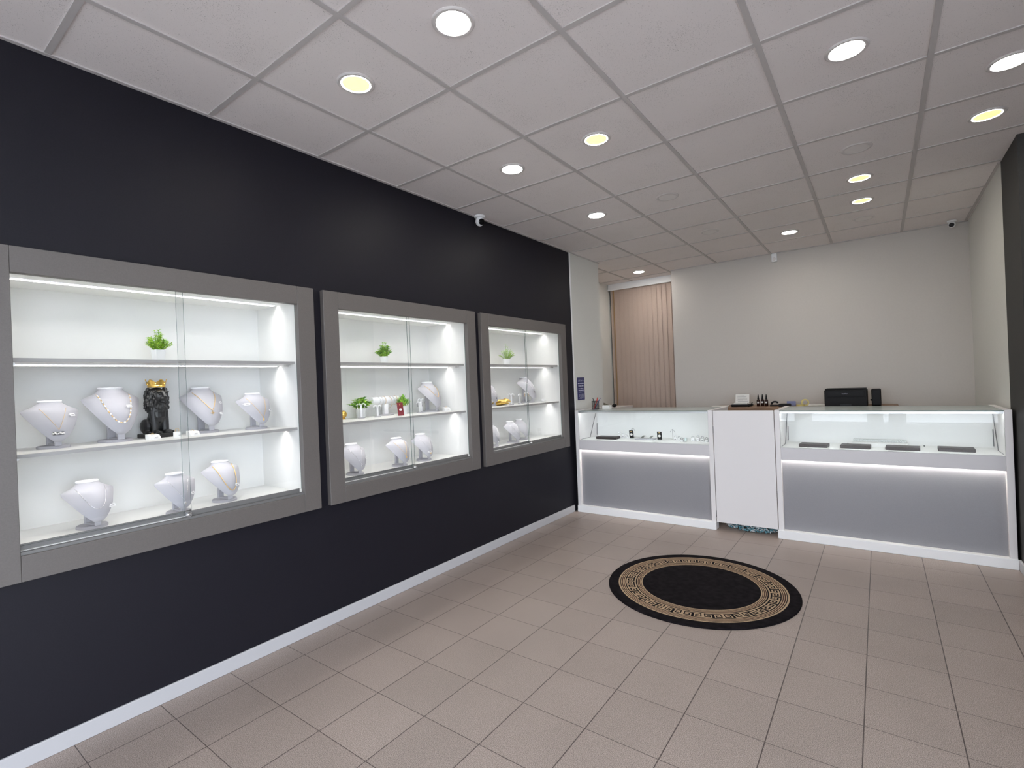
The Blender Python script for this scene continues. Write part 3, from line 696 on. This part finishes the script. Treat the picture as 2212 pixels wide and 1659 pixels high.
ring_box(-.185, 2.495, S2, -.1, .060, .034, 'white ring holder at the right end of the bracelet shelf')
t = thing('ring_holder', 'small rounded ring holder alone at the right of the far shelf', 'ring holder', (-.215, 4.045, S2), 0, 'white ring holders on the shelves')
MB().lathe([(.019, 0), (.024, .010), (.022, .022), (.012, .030), (.006, .028)], n=22).build('block', 'tag', t, smooth=True)
MB().tube([(0, .004, .026), (0, .006, .040), (0, .012, .047), (0, .020, .045)], .0022, 7).build('hook', 'silver', t, smooth=True)

def earring_stand(x, y, z, rz, h, label, m='gold', drop=.030):
    t = thing('earring_stand', label, 'earring stand', (x, y, z), rz, 'white earring stands on the shelves')
    MB().lathe([(.024, 0), (.024, .006), (.021, .009)], n=24).build('base_plate', 'velvet', t, smooth=True, angle=A35)
    MB().bbox((-.0035, -.007, .008), (.0035, .007, h * .9), .001).build('post', 'cap', t)
    ar = MB()
    for s in (-1, 1):
        pts = [(0, 0, h * .86), (0, s * .010, h * .97), (0, s * .020, h * .99), (0, s * .028, h * .92), (0, s * .031, h * .84)]
        ar.tube(pts, [.006, .006, .0055, .005, .004], 8)
    ar.build('arms', 'cap', t, smooth=True)
    for s in (-1, 1):
        e = thing('earring', label.replace('white earring stand', '%s earring on the stand' % ('left' if s < 0 else 'right')), 'earring', (x, y, z), rz, 'earrings on the stands')
        MB().tube([(.004, s * .026, h * .92), (.0055, s * .026, h * .92 - drop * .5), (.005, s * .026, h * .92 - drop)], [.0010, .0018, .0030], 7).build('drop', m, e, smooth=True)
        MB().ball((.0062, s * .026, h * .92), .0032, 8).build('stud', m, e, smooth=True)
    return t
earring_stand(-.285, 1.712, S2, -.45, .108, 'white earring stand before the bushy plant', 'silver')
earring_stand(-.240, 1.822, S2, -.10, .088, 'white earring stand before the bracelet roll', 'silver')
earring_stand(-.255, 2.258, S2, .05, .090, 'white earring stand right of the spiky plant, left one of the close pair', 'steel_dark')
earring_stand(-.300, 2.320, S2, -.15, .115, 'white earring stand right of the spiky plant, right one of the close pair', 'steel_dark')
earring_stand(-.170, 3.398, S2, -.5, .108, 'white earring stand before the fingers of the gold hand', 'silver')
earring_stand(-.205, 3.592, S2, .2, .100, 'white earring stand alone between gold hand and large bust', 'silver')
earring_stand(-.215, 3.722, S2, -.2, .110, 'white earring stand before the large far bust, with gold', 'gold')

t = thing('bracelet_roll', 'white cylindrical bracelet roll on a stem in the middle showcase', 'bracelet holder', (-.36, 1.995, S2), 0)
MB().lathe([(.028, -.135), (.030, -.131), (.030, .131), (.028, .135)], (0, 0, .118), 28, axis='y').build('roll', 'cap', t, smooth=True, angle=A35)
MB().bbox((-.016, -.020, .010), (.016, .020, .100), .003).build('stem', 'cap', t)
MB().lathe([(1, 0), (1, .008), (.93, .012)], (0, 0, 0), 28, sx=.045, sy=.075).build('base_plate', 'velvet', t, smooth=True, angle=A35)
for k, (yy, rr, mm, lab) in enumerate([(-.075, .0345, 'silver', 'silver bracelet near the left end of the roll'), (-.048, .0350, 'silver', 'silver bracelet second from the left end of the roll'), (-.018, .0340, 'gold', 'thin gold bracelet left of the middle of the roll'),
                                       (.030, .047, 'gold', 'large gold bracelet hanging low from the roll'), (.062, .036, 'silver', 'thin silver bracelet right of the large hanging one'), (.095, .0345, 'gold', 'thin gold bracelet at the right end of the roll')]):
    off = .0305 - rr
    tag(MB().tube([(-.36 + rr * math.cos(a), 1.995 + yy, S2 + .118 + off + .001 + rr * math.sin(a)) for a in [2 * PI * i / 36 for i in range(36)]], .0013, 6, closed=True).build('bracelet', mm, smooth=True), lab, 'bracelet', 'bracelets on the roll')

t = thing('upright_card', 'dark red upright card with a pale oval medal before the spiky plant', 'card', (-.165, 1.982, S2), -.12)
M4 = Matrix.Rotation(-.16, 4, 'Y')
MB().bbox((-.0015, -.0265, 0), (.0015, .0265, .100), .001).xf(M4).build('cover', 'red', t)
q = MB(); q.lathe([(1, .0015), (1, .0024)], n=24, sx=.0085, sy=.013, caps=True); q.xf(M4 @ Matrix.Translation((0, 0, .046)) @ Matrix.Rotation(PI / 2, 4, 'Y') @ Matrix.Rotation(PI / 2, 4, 'Z') @ Matrix.Rotation(PI / 2, 4, 'Z')); q.build('medal', 'tag', t)
MB().box((.0016, -.008, .080), (.0019, .002, .086)).xf(M4).build('emblem', 'gold', t)
MB().bbox((-.040, -.020, 0), (-.006, .020, .004), .001).tube([(-.036, 0, .003), (-.014, 0, .060)], .002, 6).build('stand', 'clear', t)
t = thing('gold_ball', 'gold round ornament peeking out behind the left frame of the middle showcase', 'ornament', (-.36, 1.612, S2))
MB().ball((0, 0, .036), (.026, .026, .028), 18).build('ball', 'crown', t, smooth=True); MB().lathe([(.018, 0), (.016, .008), (.010, .012)], n=18).build('foot', 'crown', t, smooth=True)

# gold hand lying on the far shelf: palm and five fingers
t = tag(bpy.data.objects.new('gold_hand', None), 'gold hand sculpture lying on the middle shelf of the far showcase', 'sculpture'); C.objects.link(t)
t.location = (-.255, 3.345, S2); t.rotation_euler = (0, 0, .05)
m = MB()
m.tube([(-.010, -.130, .014), (-.006, -.105, .024), (0, -.060, .030), (0, .0, .030), (.0, .055, .030)], [.015, .023, .030, .031, .026], 14)
m.ball((0, -.02, .030), (.034, .075, .024), 14)
for (x, dx, L, zz) in ((-.026, -.010, .085, .034), (-.009, -.002, .100, .040), (.009, .006, .096, .036), (.025, .014, .072, .026)):
    m.tube([(x, .030, zz), (x + dx * .3, .030 + L * .45, zz + .016), (x + dx * .7, .030 + L * .8, zz + .012), (x + dx, .030 + L, zz + .004)], [.012, .0105, .0095, .006], 10)
m.tube([(.022, -.035, .026), (.045, .0, .022), (.050, .035, .018), (.046, .060, .014)], [.015, .0125, .011, .006], 10)
o = m.build('hand', 'crown', t, smooth=True); md = o.modifiers.new('remesh', 'REMESH'); md.mode = 'VOXEL'; md.voxel_size = .003; md.use_smooth_shade = True

# ---------------------------------------------------------------- counters
CY = 4.27
def counter(x0, x1, label, yb):
    t = thing('glass_counter', label, 'counter', ((x0 + x1) / 2, CY, 0), 0, 'white display counters')
    ox, oy = -(x0 + x1) / 2, -CY
    def P(name, mb, m, parent=t, **k):
        mb.v = [(v[0] + ox, v[1] + oy, v[2]) for v in mb.v]; return mb.build(name, m, parent, **k)
    for a in (x0, x1 - .040):
        P('side_panel', MB().bbox((a, CY, .072), (a + .040, yb, 1.109), .0015), 'white')
    P('plinth', MB().bbox((x0 - .006 if x0 > 1 else x0, CY - .014, 0), (x1 + .002, CY + .08, .072), .002), 'trim')
    P('front_panel', MB().box((x0 + .040, CY + .042, .072), (x1 - .040, CY + .060, .70)), 'panel')
    P('fascia', MB().bbox((x0 + .0405, CY + .001, .680), (x1 - .0405, CY + .019, .786), .001).box((x0 + .041, CY + .019, .702), (x1 - .041, CY + .060, .715)), 'fascia')
    fl = MB(); fl.box((x0 + .050, CY + .022, .695), (x1 - .050, CY + .034, .7015)); P('fascia_light', fl, 'led_f')
    P('display_floor', MB().box((x0 + .040, CY + .019, .772), (x1 - .040, 4.74, .786)), 'case')
    P('display_back', MB().box((x0 + .040, 4.725, .786), (x1 - .040, 4.74, 1.094)), 'case')
    P('rear_panel', MB().box((x0 + .040, yb - .02, 0), (x1 - .040, yb - .002, 1.08)).box((x0 + .040, 4.74, 1.06), (x1 - .040, yb - .02, 1.08)), 'white')
    ex = lambda g, ax: [g.m.__setitem__(i, 1) for i in range(len(g.f)) if len({round(g.v[k][ax], 5) for k in g.f[i]}) > 1]
    g = MB(); g.box((x0 + .0405, CY + .004, .787), (x1 - .0405, CY + .010, 1.092)); ex(g, 1); P('front_glass', g, ['glass', 'glassedge'])
    g = MB(); g.box((x0 + .0405, CY + .002, 1.0975), (x1 - .0405, yb - .03, 1.1055)); ex(g, 2); P('top_glass', g, ['topglass', 'glassedge'])
    P('light_profile', MB().box((x0 + .041, CY + .011, 1.080), (x1 - .041, CY + .013, 1.0965)).box((x0 + .041, CY + .013, 1.0925), (x1 - .041, CY + .032, 1.0965)), 'alu')
    P('display_light', MB().box((x0 + .05, CY + .014, 1.088), (x1 - .05, CY + .026, 1.0915)), 'led_c')
    for xa in (x0 + .043, x1 - .043):
        P('side_rail', MB().tube([(xa, 4.53, .790), (xa, 4.69, 1.05), (xa, 4.70, 1.09)], .0028, 6).tube([(xa, 4.53, .790), (xa, CY + .05, .790)], .0015, 6).tube([(xa, 4.705, .80), (xa, 4.715, .93)], .003, 6), 'steel_dark')
    return t
counter(.043, 1.493, 'white counter with grey front and lit glass case, beside the dark wall', 4.88)
counter(2.010, 3.488, 'wider white counter with grey front and lit glass case, at the right', 4.90)
t = thing('counter_gate', 'plain white swing gate between the two counters', 'gate', (1.75, CY, 0))
MB().bbox((-.252, .004, .071), (.254, .024, 1.106), .0015).build('leaf', 'white', t)
for z in (.15, .93): MB().tube([(-.2535, .006, z - .030), (-.2535, .006, z + .030)], .0032, 8).build('hinge', 'steel_dark', t)

def tray(x, y, w, d, label, rz=0):
    t = thing('jewellery_tray', label, 'tray', (x, y, .786), rz, 'dark brown jewellery trays in the counters')
    MB().bbox((-w / 2, -d / 2, 0), (w / 2, d / 2, .026), .003).build('tray_box', 'brown', t)
    MB().box((-w / 2 + .008, -d / 2 + .008, .026), (w / 2 - .008, d / 2 - .008, .0268)).build('lining', 'brown', t)
tray(.335, 4.475, .235, .12, 'dark brown jewellery tray in the left counter')
tray(2.285, 4.425, .210, .13, 'leftmost dark brown tray in the right counter', -.06)
tray(2.578, 4.435, .205, .13, 'second dark brown tray from left in the right counter', -.05)
tray(2.885, 4.430, .215, .13, 'third dark brown tray from left in the right counter', -.05)
tray(3.205, 4.460, .210, .13, 'rightmost dark brown tray in the right counter', -.03)
t = thing('flat_box', 'white flat box with speckled top behind the brown trays', 'box', (2.735, 4.60, .786), -.04)
MB().bbox((-.19, -.07, 0), (.19, .07, .030), .002).build('box_body', 'case', t)
MB().bbox((-.18, .035, .030), (.18, .065, .050), .002).build('speckled_strip', mat('speckled_grey', (.55, .57, .56), .5, noise=.5, scale=200), t)
def coin_card(x, y, rz, label):
    t = thing('coin_card', label, 'coin card', (x, y, .786), rz, 'black coin cards in the left counter')
    M_ = Matrix.Rotation(.12, 4, 'X')
    MB().bbox((-.024, -.0018, .010), (.024, .0018, .092), .001).xf(M_).build('card', 'steel_dark' if 0 else 'blackp', t)
    MB().lathe([(.0135, .0018), (.0135, .0032)], n=24).xf(M_ @ Matrix.Translation((0, 0, .048)) @ Matrix.Rotation(PI / 2, 4, 'X')).build('coin', 'pearl', t)
    MB().box((-.010, -.0022, .078), (.010, -.0018, .083)).xf(M_).build('lettering', 'gold', t)
    MB().bbox((-.012, -.014, 0), (.012, .026, .012), .002).build('stand', 'clear', t)
coin_card(.585, 4.530, 0, 'black coin card in the left counter, nearer to the dark wall')
coin_card(.915, 4.470, 0, 'black coin card in the left counter, beside the ring group')
def flat_tray(x, y, w, label):
    t = thing('earring_tray', label, 'tray', (x, y, .786), 0, 'flat white earring trays in the left counter')
    MB().bbox((-w / 2, -.055, 0), (w / 2, .055, .012), .002).build('tray_box', 'velvet', t)
    for k in range(2): MB().add([(-w * .3 + k * w * .45, -.01, .012), (-w * .3 + k * w * .45 + .03, -.01, .012), (-w * .3 + k * w * .45 + .055, .012, .040), (-w * .3 + k * w * .45 + .03, .012, .040)], [(0, 1, 2, 3)]).build('display_flap', 'silver', t)
flat_tray(.745, 4.52, .20, 'flat white tray with silver pieces between the two coin cards')
rid = 0
def ring_on_stand(x, y, h, lab, gem=False, m='silver'):
    global rid
    t = thing('ring_stand', 'white ring stand ' + lab, 'ring stand', (x, y, .786), 0, 'small ring stands in the left counter')
    MB().bbox((-.014, -.012, 0), (.014, .012, h), .002).build('block', 'tag', t)
    MB().box((-.008, -.0125, h * .3), (.008, -.0121, h * .5)).build('price_tag', 'ink', t)
    r = thing('finger_ring', 'ring standing upright on the ring stand ' + lab, 'ring', (x, y, .786 + h), .25, 'rings in the left counter')
    MB().tube([(.0105 * math.cos(a), 0, .0095 + .0105 * math.sin(a)) for a in [2 * PI * k / 24 for k in range(24)]], .0016, 7, closed=True).build('band', m, r, smooth=True)
    if gem: MB().ball((0, 0, .0225), (.004, .004, .003), 8).build('stone', 'gem', r)
for (x, y, h, lab, gem, m_) in [(1.235, 4.515, .030, 'leftmost of the right row of four', True, 'steel_dark'), (1.282, 4.530, .034, 'second of the right row of four', True, 'steel_dark'), (1.332, 4.505, .030, 'third of the right row of four', True, 'steel_dark'), (1.378, 4.480, .026, 'rightmost of the right row of four', False, 'steel_dark'),
                                (1.055, 4.535, .028, 'behind the black coin card, left one', True, 'silver'), (1.098, 4.520, .024, 'behind the black coin card, middle one', True, 'steel_dark'), (1.150, 4.440, .020, 'behind the black coin card, front right one', False, 'steel_dark'),
                                (.405, 4.62, .034, 'behind the brown tray, leftmost', True, 'silver'), (.452, 4.61, .036, 'behind the brown tray, second', True, 'silver'), (.497, 4.59, .030, 'behind the brown tray, third', True, 'silver'), (.538, 4.56, .020, 'behind the brown tray, rightmost', False, 'silver')]:
    ring_on_stand(x, y, h, lab, gem, m_)
def tree_stand(x, y, label):
    t = thing('earring_tree', label, 'earring stand', (x, y, .786), 0, 'small wire earring trees in the left counter')
    MB().lathe([(.018, 0), (.018, .004)], n=18).build('base_plate', 'silver', t)
    q = MB(); q.tube([(0, 0, .004), (0, 0, .105)], .0014, 6)
    for s in (-1, 1): q.tube([(0, 0, .104), (s * .012, 0, .094), (s * .022, 0, .080)], .0012, 6); q.ball((s * .022, 0, .077), .0035, 8)
    q.build('wire', 'steel_dark', t, smooth=True)
tree_stand(.545, 4.66, 'wire earring tree left of the first coin card'); tree_stand(1.005, 4.60, 'wire earring tree right of the second coin card')
for x, y, lab in ((1.185, 4.440, 'small clear cup in the middle of the ring group'), (1.415, 4.470, 'small clear cup at the right end of the left counter')):
    t = tag(MB().lathe([(.016, 0), (.021, .040), (.019, .040), (.015, .003)], (0, 0, 0), 20).build('clear_cup', 'clear', loc=(x, y, .786), smooth=True, angle=A35), lab, 'cup', 'clear cups in the left counter')
for x, y, lab in ((2.515, 4.66, 'tiny dark stud left on the floor of the right counter'), (3.03, 4.66, 'tiny dark stud right on the floor of the right counter')):
    tag(MB().ball((0, 0, .006), .006, 10).build('ear_stud', 'steel_dark', loc=(x, y, .786), smooth=True), lab, 'stud', 'dark studs in the right counter')

# on top of the left counter
t = thing('pen_cup', 'black wire mesh pen cup on the left counter', 'pen cup', (.182, 4.50, 1.1056))
r_ = .040; q = MB()
for k in range(40):
    a = 2 * PI * k / 40; a2 = a + .9
    q.tube([(r_ * math.cos(a + .9 * s_ / 6), r_ * math.sin(a + .9 * s_ / 6), .004 + .088 * s_ / 6) for s_ in range(7)], .0006, 4)
    q.tube([(r_ * math.cos(a - .9 * s_ / 6), r_ * math.sin(a - .9 * s_ / 6), .004 + .088 * s_ / 6) for s_ in range(7)], .0006, 4)
q.build('mesh_wall', 'mesh', t)
q = MB()
for z in (.003, .094): q.tube([(r_ * math.cos(a), r_ * math.sin(a), z) for a in [2 * PI * k / 32 for k in range(32)]], .0022, 6, closed=True)
q.lathe([(.040, 0), (.040, .002)], n=28); q.build('rim_and_base', 'mesh', t, smooth=True, angle=A35)
def pen(p0, p1, r, m, label):
    p0, p1 = Vector(p0), Vector(p1); t = thing('pen', label, 'pen', p0, 0, 'pens in the cup'); d = p1 - p0
    MB().tube([(0, 0, 0), d * .75], r, 8).build('barrel', m, t, smooth=True, angle=A35); MB().tube([d * .75, d], [r * 1.15, r], 8).build('cap', m, t, smooth=True, angle=A35)
pen((.192, 4.495, 1.109), (.150, 4.508, 1.232), .004, 'blackp', 'black pen leaning left in the mesh cup')
pen((.168, 4.49, 1.109), (.205, 4.52, 1.238), .0062, 'penred', 'red marker in the mesh cup')
pen((.170, 4.505, 1.109), (.245, 4.505, 1.234), .0036, 'penblue', 'blue pen leaning right in the mesh cup')
tag(MB().bbox((-.045, -.030, 0), (.045, .030, .040), .002).build('paper_box', 'paper', loc=(.265, 4.62, 1.1056)), 'small white paper box behind the pen cup', 'box')

# blue sign on the white wall
t = thing('notice_sign', 'narrow navy blue notice sign with pale lettering on white wall', 'sign', (.001, 4.512, 1.343))
MB().box((-.001, -.082, -.128), (.003, .082, .128)).build('board', 'bluesign', t)
random.seed(5); q = MB()
for row, (z, hgt, wd_) in enumerate([(.108, .007, .055), (.088, .013, .066), (.060, .014, .070), (.034, .012, .062), (.026, .004, .060), (.004, .007, .060), (-.018, .010, .062), (-.040, .010, .060), (-.062, .004, .058), (-.072, .004, .060), (-.082, .004, .055), (-.092, .004, .058), (-.102, .004, .052), (-.112, .004, .054)]):
    y = -wd_
    while y < wd_ - .004:
        w_ = random.uniform(.004, .010)
        if random.random() < .86: q.box((.003, y, z - hgt / 2 * random.uniform(.6, 1)), (.0036, min(y + w_ * .75, wd_), z + hgt / 2 * random.uniform(.6, 1)))
        y += w_
q.build('lettering', 'signtext', t)

# mop under the gate
t = thing('dust_mop', 'blue and white dust mop lying under the gate', 'mop', (1.775, 4.46, 0))
random.seed(9); q = MB()
for k in range(420):
    a = random.uniform(0, 2 * PI); e = math.sqrt(random.random()); x, y = .215 * e * math.cos(a), .125 * e * math.sin(a); z = .006 + .042 * (1 - e * e) * random.random()
    b2 = random.uniform(0, 2 * PI); L = random.uniform(.018, .034)
    d = Vector((math.cos(b2), math.sin(b2), random.uniform(-.1, .3))) * L
    q.tube([(x, y, z), (x + d.x * .5, y + d.y * .5, z + .006 + max(0, d.z)), (x + d.x, y + d.y, max(.004, z + d.z * .5))], [.0045, .005, .0035], 5, random.choice((0, 0, 1)))
q.build('yarn_strands', ['mopb', 'mopw'], t, smooth=True)
MB().bbox((-.17, -.04, .046), (.17, .04, .056), .003).build('mop_plate', 'mopb', t)

# ---------------------------------------------------------------- blind, recess, desk
t = thing('vertical_blind', 'beige vertical blind hanging in the recess of the back wall', 'blind', (0, 6.5, 0))
MB().bbox((-.525, -.04, 2.80), (.60, .06, H + .004), .003).bbox((-.525, -.055, 2.775), (.60, -.035, 2.80), .003).build('headrail', 'trim', t)
x = -.505; k = 0
while x < .56:
    w_ = .045 if k == 0 else (.034 if k == 1 else .089)
    sl = MB(); n = 6; vs = []
    for i in range(n + 1):
        u = i / n; vs += [(x + w_ * u, .006 * math.sin(PI * u) - .012 * u, .30), (x + w_ * u, .006 * math.sin(PI * u) - .012 * u, 2.79)]
    sl.add(vs, [(2 * i, 2 * i + 2, 2 * i + 3, 2 * i + 1) for i in range(n)])
    sl.add([(v[0], v[1] + .001, v[2]) for v in vs], [(2 * i + 1, 2 * i + 3, 2 * i + 2, 2 * i) for i in range(n)])
    sl.build('slat', 'ochre' if k == 1 else 'blind', t, smooth=True)
    x += w_ * .80 if k else .030; k += 1

t = thing('side_cabinet', 'low white cabinet in the recess below the blind', 'cabinet', (-.325, 6.05, 0))
MB().bbox((-.185, -.25, 0), (.19, .25, 1.03), .003).build('cabinet_body', 'white', t); MB().bbox((-.19, -.26, 1.03), (.19, .26, 1.05), .002).build('cabinet_top', 'white', t)
t = tag(MB().ball((0, 0, 0), (.030, .045, .022), 14).build('computer_mouse', 'blackp', loc=(-.235, 5.90, 1.072), smooth=True), 'small rounded black mouse shaped object on the white recess cabinet', 'mouse')
tag(MB().bbox((-.07, -.09, 0), (.07, .09, .012), .003).add([(-.07, -.07, .012), (.06, -.07, .012), (.06, .07, .012), (-.07, .07, .012), (-.07, -.06, .062), (-.04, -.06, .055), (-.04, .06, .055), (-.07, .06, .062)], [(0, 1, 5, 4), (1, 2, 6, 5), (2, 3, 7, 6), (3, 0, 4, 7), (4, 5, 6, 7)]).build('folded_cloth', 'olive', loc=(-.385, 5.92, 1.05)), 'folded olive cloth at the edge of the white column', 'cloth')

DZ = 1.052
t = thing('back_desk', 'oak topped desk along the back wall', 'desk', (2.0, 5.85, 0))
MB().bbox((-.90, -.33, DZ - .038), (.905, .335, DZ), .002).build('worktop', 'wood', t)
for x in (-.88, .86): MB().bbox((x, -.30, 0), (x + .022, .30, DZ - .038), .002).build('end_panel', 'white', t)
MB().bbox((-.858, .25, .2), (.86, .27, DZ - .038), .002).build('back_panel', 'white', t)
t = thing('printer', 'black laser printer on the oak desk', 'printer', (2.463, 5.86, DZ))
W2 = .188
MB().bbox((-W2, -.15, 0), (W2, .15, .176), .008).build('housing', 'blackp', t)
MB().bbox((-W2 + .006, -.145, .177), (W2 - .006, .14, .187), .005).build('top_cover', 'blackp', t)
MB().bbox((-W2 + .022, -.1535, .100), (W2 - .022, -.148, .164), .002).bbox((-W2 + .034, -.1552, .108), (W2 - .034, -.152, .156), .002).build('front_flap', 'blackp', t)
MB().bbox((-W2 + .004, -.1545, .006), (W2 - .004, -.148, .093), .002).build('paper_tray', 'blackp', t)
MB().bbox((-.052, -.1565, .006), (.052, -.153, .028), .002).build('tray_handle', 'blackg', t)
cu = bpy.data.curves.new('printer_logo', 'FONT'); cu.body = 'brother'; cu.size = .016; cu.extrude = .0004; cu.align_x = 'CENTER'; cu.materials.append(MAT['signtext'])
_tmp = bpy.data.objects.new('logo_text', cu); C.objects.link(_tmp); bpy.context.view_layer.update()
_me = bpy.data.meshes.new_from_object(_tmp.evaluated_get(bpy.context.evaluated_depsgraph_get())); bpy.data.objects.remove(_tmp)
o = bpy.data.objects.new('logo', _me); C.objects.link(o); o.parent = t; o.location = (-.005, -.1558, .128); o.rotation_euler = (PI / 2, 0, 0)
t = thing('loudspeaker', 'small black loudspeaker beside the printer', 'speaker', (2.724, 5.86, DZ))
MB().bbox((-.041, -.05, 0), (.041, .05, .175), .008).build('housing', 'blackp', t)
MB().bbox((-.036, -.054, .012), (.036, -.048, .165), .004).build('grille', 'blackp', t)
MB().lathe([(.009, 0), (.009, .010)], n=16).xf(Matrix.Translation((-.041, -.02, .06)) @ Matrix.Rotation(-PI / 2, 4, 'Y')).build('knob', 'blackg', t)
def bottle(x, y, label):
    t = thing('dropper_bottle', label, 'bottle', (x, y, DZ), 0, 'dark amber dropper bottles on the desk')
    MB().lathe([(.017, 0), (.019, .003), (.019, .066), (.015, .076), (.009, .081)], n=22).build('glass_body', 'amber', t, smooth=True, angle=A35)
    MB().lathe([(.0105, .080), (.0105, .098), (.0085, .100), (.0075, .112), (.0055, .128), (.003, .138)], n=18).build('dropper_cap', 'blackp', t, smooth=True, angle=A35)
    q = MB(); n = 8; vs = []
    for i in range(n + 1):
        a = -PI / 2 - .55 + 1.1 * i / n; vs += [(.0194 * math.cos(a), .0194 * math.sin(a), .036), (.0194 * math.cos(a), .0194 * math.sin(a), .054)]
    q.add(vs, [(2 * i, 2 * i + 2, 2 * i + 3, 2 * i + 1) for i in range(n)]); q.build('label', 'paper', t)
bottle(1.608, 5.84, 'leftmost of three dark dropper bottles on the desk'); bottle(1.644, 5.89, 'middle one of three dark dropper bottles on the desk'); bottle(1.693, 5.84, 'rightmost of three dark dropper bottles on the desk')
t = thing('weighing_scale', 'flat black weighing scale under the white paper on the desk', 'scale', (1.43, 5.84, DZ))
MB().bbox((-.105, -.10, .004), (.105, .10, .026), .004).build('housing', 'blackp', t)
MB().bbox((-.085, -.07, .026), (.075, .08, .031), .002).build('pan', 'alu', t)
MB().tube([(.106, -.06, .008), (.118, -.06, .035), (.116, -.02, .045)], .006, 8).build('side_lever', 'blackp', t, smooth=True)
for x in (-.09, .09):
    for y in (-.085, .085): MB().lathe([(.008, 0), (.008, .005)], (x, y, 0), 12).build('foot', 'blackp', t)
t = thing('paper_pad', 'stack of printed white paper leaning upright on the scale', 'paper', (1.43, 5.84, DZ + .031))
Mp = Matrix.Rotation(-.25, 4, 'X')
MB().bbox((-.078, 0, 0), (.074, .012, .115), .001).xf(Matrix.Translation((0, .02, 0)) @ Mp).build('sheets', 'paper', t)
q = MB(); random.seed(2)
for k in range(6):
    z = .028 + k * .013; x0 = -.07 + random.uniform(0, .02); q.box((x0, -.0006, z), (x0 + random.uniform(.07, .12), 0, z + .0035))
q.xf(Matrix.Translation((0, .02, 0)) @ Mp).build('printed_lines', 'ink', t)
MB().bbox((-.083, -.055, 0), (.070, .010, .012), .002).build('base_sheets', 'paper', t)
t = thing('tape_dispenser', 'black hook shaped tape dispenser right of the bottles', 'tape dispenser', (1.785, 5.84, DZ))
MB().bbox((-.055, -.022, 0), (.055, .022, .016), .004).build('base', 'blackp', t)
MB().tube([(.03 - .034 - .036 * math.cos(a), 0, .022 + .030 * math.sin(a)) for a in [-.1 + k * .3 for k in range(10)]], [.010] * 10, 10).build('hook', 'blackp', t, smooth=True)
t = thing('desk_device', 'flat black device right of the hook shaped tape dispenser', 'device', (1.885, 5.80, DZ))
MB().bbox((-.055, -.075, 0), (.055, .075, .030), .006).build('housing', 'blackp', t); MB().box((-.045, .0, .030), (.045, .06, .0308)).build('screen', 'blackg', t)
tag(MB().bbox((-.045, -.006, 0), (.045, .006, .052), .002).build('blue_card_box', 'bluecard', loc=(1.935, 5.93, DZ + .0), rz=.1), 'pale blue card box standing behind the flat black device', 'box')
def roll(x, y, z, rx, label):
    o = MB().lathe([(.024, -.010), (.040, -.010), (.040, .010), (.024, .010), (.024, -.010)], n=32, caps=False).build('tape_roll', 'yellow', loc=(x, y, z), smooth=True, angle=A35)
    o.rotation_euler = (rx, 0, .2); tag(o, label, 'tape roll', 'yellow tape rolls on the desk')
roll(2.045, 5.76, DZ + .011, 0, 'yellow tape roll lying flat on the desk'); roll(2.085, 5.80, DZ + .041, PI / 2, 'yellow tape roll standing upright on the desk')
tag(MB().bbox((-.105, -.10, 0), (.105, .10, .006), .001).build('paper_sheets', 'paper', loc=(2.165 + .0, 5.99, DZ)), 'flat white paper sheets left of the printer', 'paper')
tag(MB().bbox((-.09, -.13, 0), (.09, .13, .010), .001).build('paper_folder', 'paper', loc=(1.20, 5.78, DZ), rz=.15), 'white paper folder at the left end of the oak desk', 'paper')

# ---------------------------------------------------------------- rug
RG = (1.723, 2.901); RR = .606
key = ['11111110', '10000010', '10111010', '10100010', '10111110', '10000000', '10000001'][::1]
key[5] = '10000000'; key[6] = '11111111'
rows = [(0.0, .10, 'k'), (.10, .20, 'k'), (.20, .30, 'k'), (.30, .376, 'k'), (.376, .384, 'g'), (.384, .388, 'k'), (.388, .393, 'g'), (.393, .398, 'r'), (.398, .403, 'g'), (.403, .408, 'r'), (.408, .413, 'g'), (.413, .421, 'k')]
r = .421; kh = (.486 - .421) / 7
for i in range(6, -1, -1): rows.append((r, r + kh, ('key', i))); r += kh
rows += [(.486, .493, 'k'), (.493, .499, 'g'), (.499, .504, 'r'), (.504, .510, 'g'), (.510, .516, 'r'), (.516, .522, 'g'), (.522, .527, 'k'), (.527, .538, 'g'), (.538, .57, 'k'), (.57, RR - .004, 'k')]
NU = 50; NA = NU * 8; q = MB(); zt = .009
radii = [rows[0][0] + .02] + [rw[1] for rw in rows]
vs = [(0, 0, zt)]
for rr in radii[1:]:
    for i in range(NA): a = 2 * PI * i / NA; vs.append((rr * math.cos(a), rr * math.sin(a), zt))
for i in range(NA): a = 2 * PI * i / NA; vs.append((RR * math.cos(a), RR * math.sin(a), zt - .004))
for i in range(NA): a = 2 * PI * i / NA; vs.append((RR * math.cos(a), RR * math.sin(a), 0))
q.v = vs
MI = {'k': 0, 'g': 1, 'r': 2}
for i in range(NA): q.f.append([0, 1 + i, 1 + (i + 1) % NA]); q.m.append(0)
for k in range(1, len(rows) + 2):
    rw = rows[k][2] if k < len(rows) else 'k'
    o0, o1 = 1 + (k - 1) * NA, 1 + k * NA
    for i in range(NA):
        j = (i + 1) % NA; q.f.append([o0 + i, o1 + i, o1 + j, o0 + j])
        if isinstance(rw, tuple):
            un, cc = i // 8, i % 8
            if un % 2: cc = 7 - cc
            q.m.append(1 if key[rw[1]][cc] == '1' else 0)
        else: q.m.append(MI[rw])
tag(q.build('round_rug', ['rugk', 'rugg', 'rugr'], loc=(RG[0], RG[1], 0)), 'round black rug with beige Greek key border on the tiled floor', 'rug')
